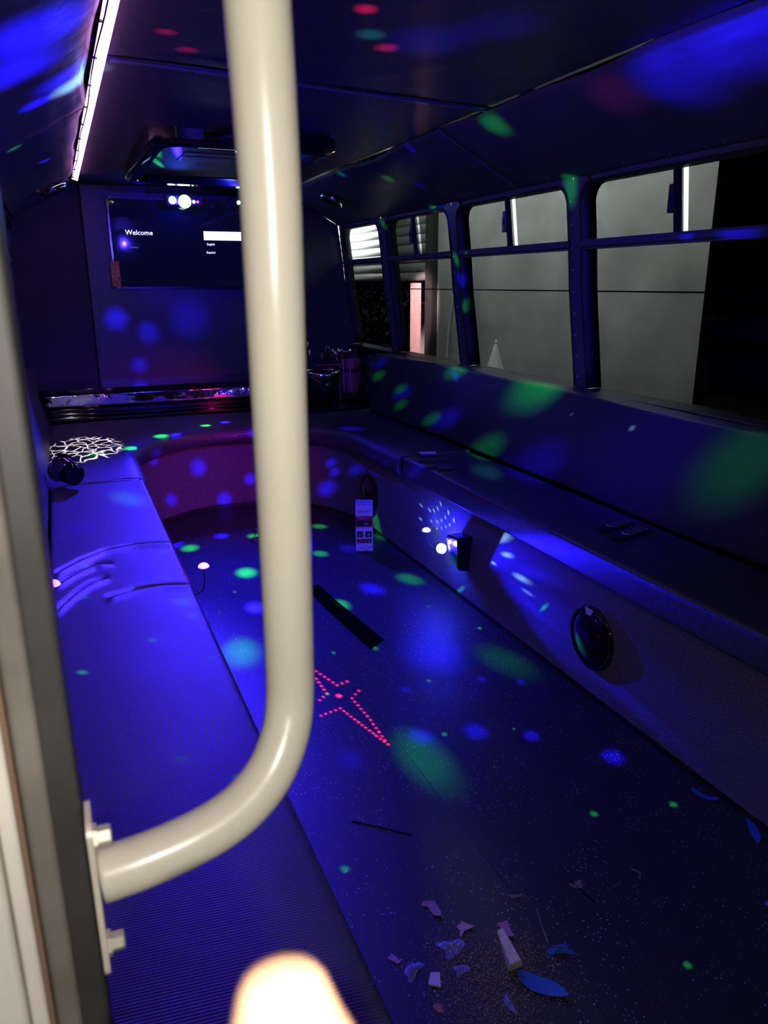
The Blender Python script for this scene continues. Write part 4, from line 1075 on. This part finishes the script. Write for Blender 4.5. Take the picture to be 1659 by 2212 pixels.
# cream wedge: tapered wooden shim
bm = B(); T = Vector((0.792, 1.212, 0.006)); N1 = Vector((0.752, 1.110, 0.0)); N2 = Vector((0.790, 1.110, 0.0)); up_ = Vector((0, 0, 0.020))
vs = [bm.verts.new(p) for p in (N1, N2, N2 + up_ + Vector((-.006, 0, 0)), N1 + up_ + Vector((.004, 0, 0)), T + Vector((-.010, 0, -.005)), T + Vector((.008, 0, -.005)), T + Vector((.006, 0, .004)), T + Vector((-.008, 0, .004)))]
for q in ((0, 1, 2, 3), (7, 6, 5, 4), (0, 4, 5, 1), (1, 5, 6, 2), (2, 6, 7, 3), (3, 7, 4, 0)): bm.faces.new([vs[j] for j in q])
bmesh.ops.bevel(bm, geom=list(bm.edges), offset=0.002, segments=2, affect='EDGES'); put('wooden_wedge', bm, 'cream_wedge', label='pale cream tapered wedge in the middle of the litter', cat='wedge')
def crumple(name, cx, cy, sx, sy, h, m, label, sd, ang=0):
    r = random.Random(sd); bm = B(); n = 9
    def f(a, b):
        e = math.hypot(a - .5, b - .5) * 2; k = 1 + 0.25 * math.sin(math.atan2(b - .5, a - .5) * 3 + sd)
        p = rz(ang) @ Vector(((a - .5) * sx * k, (b - .5) * sy * k, 0)); return Vector((cx + p.x + r.uniform(-1, 1) * sx * .05, cy + p.y + r.uniform(-1, 1) * sy * .05, 0.001 + max(0, (1.1 - e)) * h * r.uniform(0.2, 1)))
    grid(bm, n, n, f); solid(bm, 0.0006); put(name, bm, m, label=label, cat='film scrap')
crumple('plastic_film', 0.668, 1.215, 0.050, 0.040, 0.012, 'blue_film', 'crumpled glossy violet film left of the wedge, the largest', 1)
crumple('plastic_film', 0.660, 1.155, 0.030, 0.022, 0.008, 'blue_film', 'small glossy violet film piece between wedge and white chip', 2)
crumple('plastic_film', 0.560, 1.195, 0.045, 0.026, 0.010, 'blue_film', 'streaked blue film above the white chip', 3, 0.6)
crumple('plastic_film', 0.890, 1.115, 0.050, 0.022, 0.010, 'blue_tape', 'small crumpled blue film right of the wedge', 4, -0.3)
crumple('plastic_film', 0.712, 1.040, 0.012, 0.040, 0.006, 'blue_film', 'thin blue film shred nearest the camera', 5)
crumple('plastic_film', 1.045, 1.262, 0.03, 0.02, 0.004, 'thread', 'faint clear film piece by the black thread', 6)
crumple('plastic_film', 0.885, 1.290, 0.034, 0.010, 0.003, 'thread', 'small pale shred lying behind the wedge', 7, -0.2)
crumple('plastic_film', 1.45, 1.02, 0.04, 0.03, 0.008, 'blue_film', 'dim violet film piece at the right of the floor', 8)
bm = B(); tube(bm, [(0.908, 1.236, 0.003), (0.890, 1.19, 0.004), (0.874, 1.138, 0.003)], [0.0012, 0.0015, 0.0022], 6); put('thin_stick', bm, 'thread', label='thin pale stick pointing away beside the wedge', cat='stick')
bm = B(); tube(bm, smooth_path([(1.205, 1.252, 0.003), (1.215, 1.232, 0.003), (1.200, 1.215, 0.003)], 5), 0.0022, 6); put('thread', bm, 'thread', label='short curled pale thread on the dark floor at right', cat='thread')
bm = B(); tube(bm, smooth_path([(0.604, 1.703, 0.002), (0.66, 1.655, 0.002), (0.737, 1.586, 0.002)], 4), 0.0016, 5); put('black_thread', bm, 'thread_shadow_black', label='thin black thread on the floor right of the left seat', cat='thread')
bm = B(); tube(bm, [(1.035, 1.285, 0.002), (1.050, 1.198, 0.002)], 0.0014, 5); put('black_thread', bm, 'thread_shadow_black', label='short thin black thread right of the litter', cat='thread')
# dust and crumbs: uncountable
rnd = random.Random(11); bm = B()
def crumb(x, y, s):
    a = rnd.uniform(0, 6); z = 0.0008
    ps = [Vector((x + s * math.cos(a + k * 2.1) * rnd.uniform(.5, 1.3), y + s * math.sin(a + k * 2.1) * rnd.uniform(.5, 1.3), z + rnd.uniform(0, s * .8))) for k in range(3)]
    q = bm.verts.new((x, y, z + s)); v = [bm.verts.new(p) for p in ps]; bm.faces.new(v); bm.faces.new((v[0], v[1], q)); bm.faces.new((v[1], v[2], q)); bm.faces.new((v[2], v[0], q))
for k in range(4200):
    c = rnd.choice([(0.70, 1.13, .05), (0.80, 1.14, .04), (0.66, 1.20, .04), (0.70, 1.05, .06), (0.78, 1.09, .05), (0.62, 1.07, .05)])
    crumb(rnd.gauss(c[0], c[2]), rnd.gauss(c[1], c[2] * 1.1), rnd.uniform(.0007, .0022))
for k in range(700): crumb(rnd.uniform(.45, 1.6), rnd.uniform(.95, 2.2), rnd.uniform(.0007, .0017))
put('dust_and_crumbs', bm, 'dust', label='fine pale dust and crumbs strewn over the near floor', cat='dust', kind='stuff')
bm = B()
for k in range(420): crumb(rnd.uniform(.5, 1.6), rnd.uniform(2.2, 4.4), rnd.uniform(.0010, .0028))
put('floor_flecks', bm, 'white_chip', label='scattered pale flecks on the far floor', cat='dust', kind='stuff')
# black strip laid in for a shadow on the floor
bm = B(); flat(bm, [(0.985, 3.42), (1.060, 3.42), (1.075, 3.2), (1.125, 2.72), (1.040, 2.66), (0.998, 3.15)], 0.0006, 0.003); put('floor_shadow_strip', bm, 'thread_shadow_black', label='flat black shadow strip on the floor right of the cream pole', cat='shadow')

# ------------------------------------------------------------------ cream grab pole, flange and door post
gp = empty('grab_pole', (0.12, 0.45, 1.2), 'thick cream painted bent grab pole crossing the view', 'pole')
path = [(0.104, 0.424, 1.72), (0.112, 0.4345, 1.578), (0.1165, 0.444, 1.503), (0.118, 0.449, 1.448), (0.1205, 0.459, 1.371), (0.1225, 0.467, 1.276), (0.1228, 0.470, 1.205), (0.1220, 0.470, 1.170), (0.1165, 0.463, 1.148), (0.1030, 0.453, 1.127), (0.084, 0.444, 1.113), (0.063, 0.438, 1.105), (0.038, 0.434, 1.100), (0.010, 0.432, 1.0965), (-0.014, 0.432, 1.0945)]
bm = B(); tube(bm, smooth_path(path, 8), 0.0172, 40); put('tube', bm, 'cream_paint', gp, smooth=True)
bm = B(); q = Matrix.Rotation(0.05, 3, 'X')
prism(bm, rr_ring(0.414, 0.450, 1.030, 1.142, 0.008, 4), lambda a, b, d: Vector((d, a, b)), -0.019, -0.0155); put('flange', bm, 'cream_paint', gp)
for z in (1.128, 1.046):
    bm = B(); lathe(bm, [(0.0085, 0.0), (0.0085, 0.0022), (0.0062, 0.0024), (0.0062, 0.0095), (0.0050, 0.0105), (0, 0.0105)], (-0.0156, 0.431, z - 0.004), (1, 0, 0), 6); put('bolt', bm, 'bolt_metal', gp)
dp = empty('door_post', (-0.05, 0.45, 1.2), 'blurred metal door post with grey rubber at the left edge', 'post')
def vbar(xa, xb, ya, yb, m, name, bev=0.002):
    bm = B(); box(bm, (xa, ya, 0.0), (xb, yb, 2.10), bev, 3); put(name, bm, m, dp)
vbar(-0.039, -0.0205, 0.432, 0.49, 'dark_rubber', 'rubber_edge', 0.004); vbar(-0.0515, -0.037, 0.428, 0.49, 'grey_rubber', 'rubber_channel', 0.004)
vbar(-0.0545, -0.0515, 0.422, 0.49, 'brown_seam', 'seam', 0.001); vbar(-0.064, -0.0545, 0.418, 0.49, 'beige_metal', 'metal_strip', 0.003); vbar(-0.090, -0.065, 0.412, 0.49, 'beige_metal', 'metal_strip', 0.004)

# ------------------------------------------------------------------ photographer's hand, a fingertip reaching up into the frame
hd = empty('hand', (0.03, 0.10, 1.22), 'blurred overexposed fingertip of a hand at the bottom edge', 'hand')
me = bpy.data.meshes.new('hand_skin')
Rv, Uv, Fv = RX, -DN, FW
O = Vector((0.0275, 0.125, 1.3105))          # centre of the fingertip
def H(r, u, f): return O + Rv * r + Uv * u + Fv * f
chains = [
 # index finger (in view), then palm and wrist
 [(0.0, 0.004, 0, .0092), (0.001, -.006, -.001, .0112), (0.003, -.015, -.003, .0165), (.004, -.030, -.006, .0240), (.004, -.062, -.014, .018), (.010, -.088, -.014, .020), (.014, -.120, -.012, .026), (.016, -.150, -.010, .024), (.018, -.20, -.006, .024)],
 # middle, ring, little fingers folded beside it
 [(.010, -.088, -.014, .020), (.026, -.066, -.010, .0105), (.030, -.042, -.002, .0098), (.029, -.040, .018, .0090), (.027, -.055, .026, .0080)],
 [(.014, -.120, -.012, .026), (.042, -.080, -.010, .0100), (.047, -.058, -.002, .0092), (.046, -.056, .016, .0085), (.043, -.070, .023, .0076)],
 [(.014, -.120, -.012, .026), (.054, -.096, -.010, .0090), (.060, -.078, -.002, .0082), (.059, -.076, .012, .0075), (.056, -.088, .018, .0068)],
 # thumb leaving the side of the palm
 [(.014, -.120, -.012, .026), (-.014, -.112, .004, .0150), (-.026, -.090, .010, .0118), (-.026, -.066, .012, .0108), (-.020, -.048, .012, .0090)]]
vs = []; es = []; rad = []; idx = {}
for ch in chains:
    prev = None
    for (r, u, f, q) in ch:
        key = (r, u, f)
        if key not in idx: idx[key] = len(vs); vs.append(H(r, u, f) - ORG[hd.name]); rad.append(q)
        if prev is not None: es.append((prev, idx[key]))
        prev = idx[key]
me.from_pydata(vs, es, [])
ho = bpy.data.objects.new('skin', me); C.objects.link(ho); ho.parent = hd
sk = ho.modifiers.new('skin', 'SKIN'); sk.use_smooth_shade = True
for i, q in enumerate(rad):
    d = me.skin_vertices[0].data[i]; d.radius = (q, q); d.use_root = (i == idx[(.014, -.120, -.012)])
sb = ho.modifiers.new('sub', 'SUBSURF'); sb.levels = 2; sb.render_levels = 2
me.materials.append(MAT['skin'])
dg = bpy.context.evaluated_depsgraph_get(); m2 = bpy.data.meshes.new_from_object(ho.evaluated_get(dg)); ho.modifiers.clear(); ho.data = m2
if not m2.materials: m2.materials.append(MAT['skin'])
bpy.context.view_layer.update()
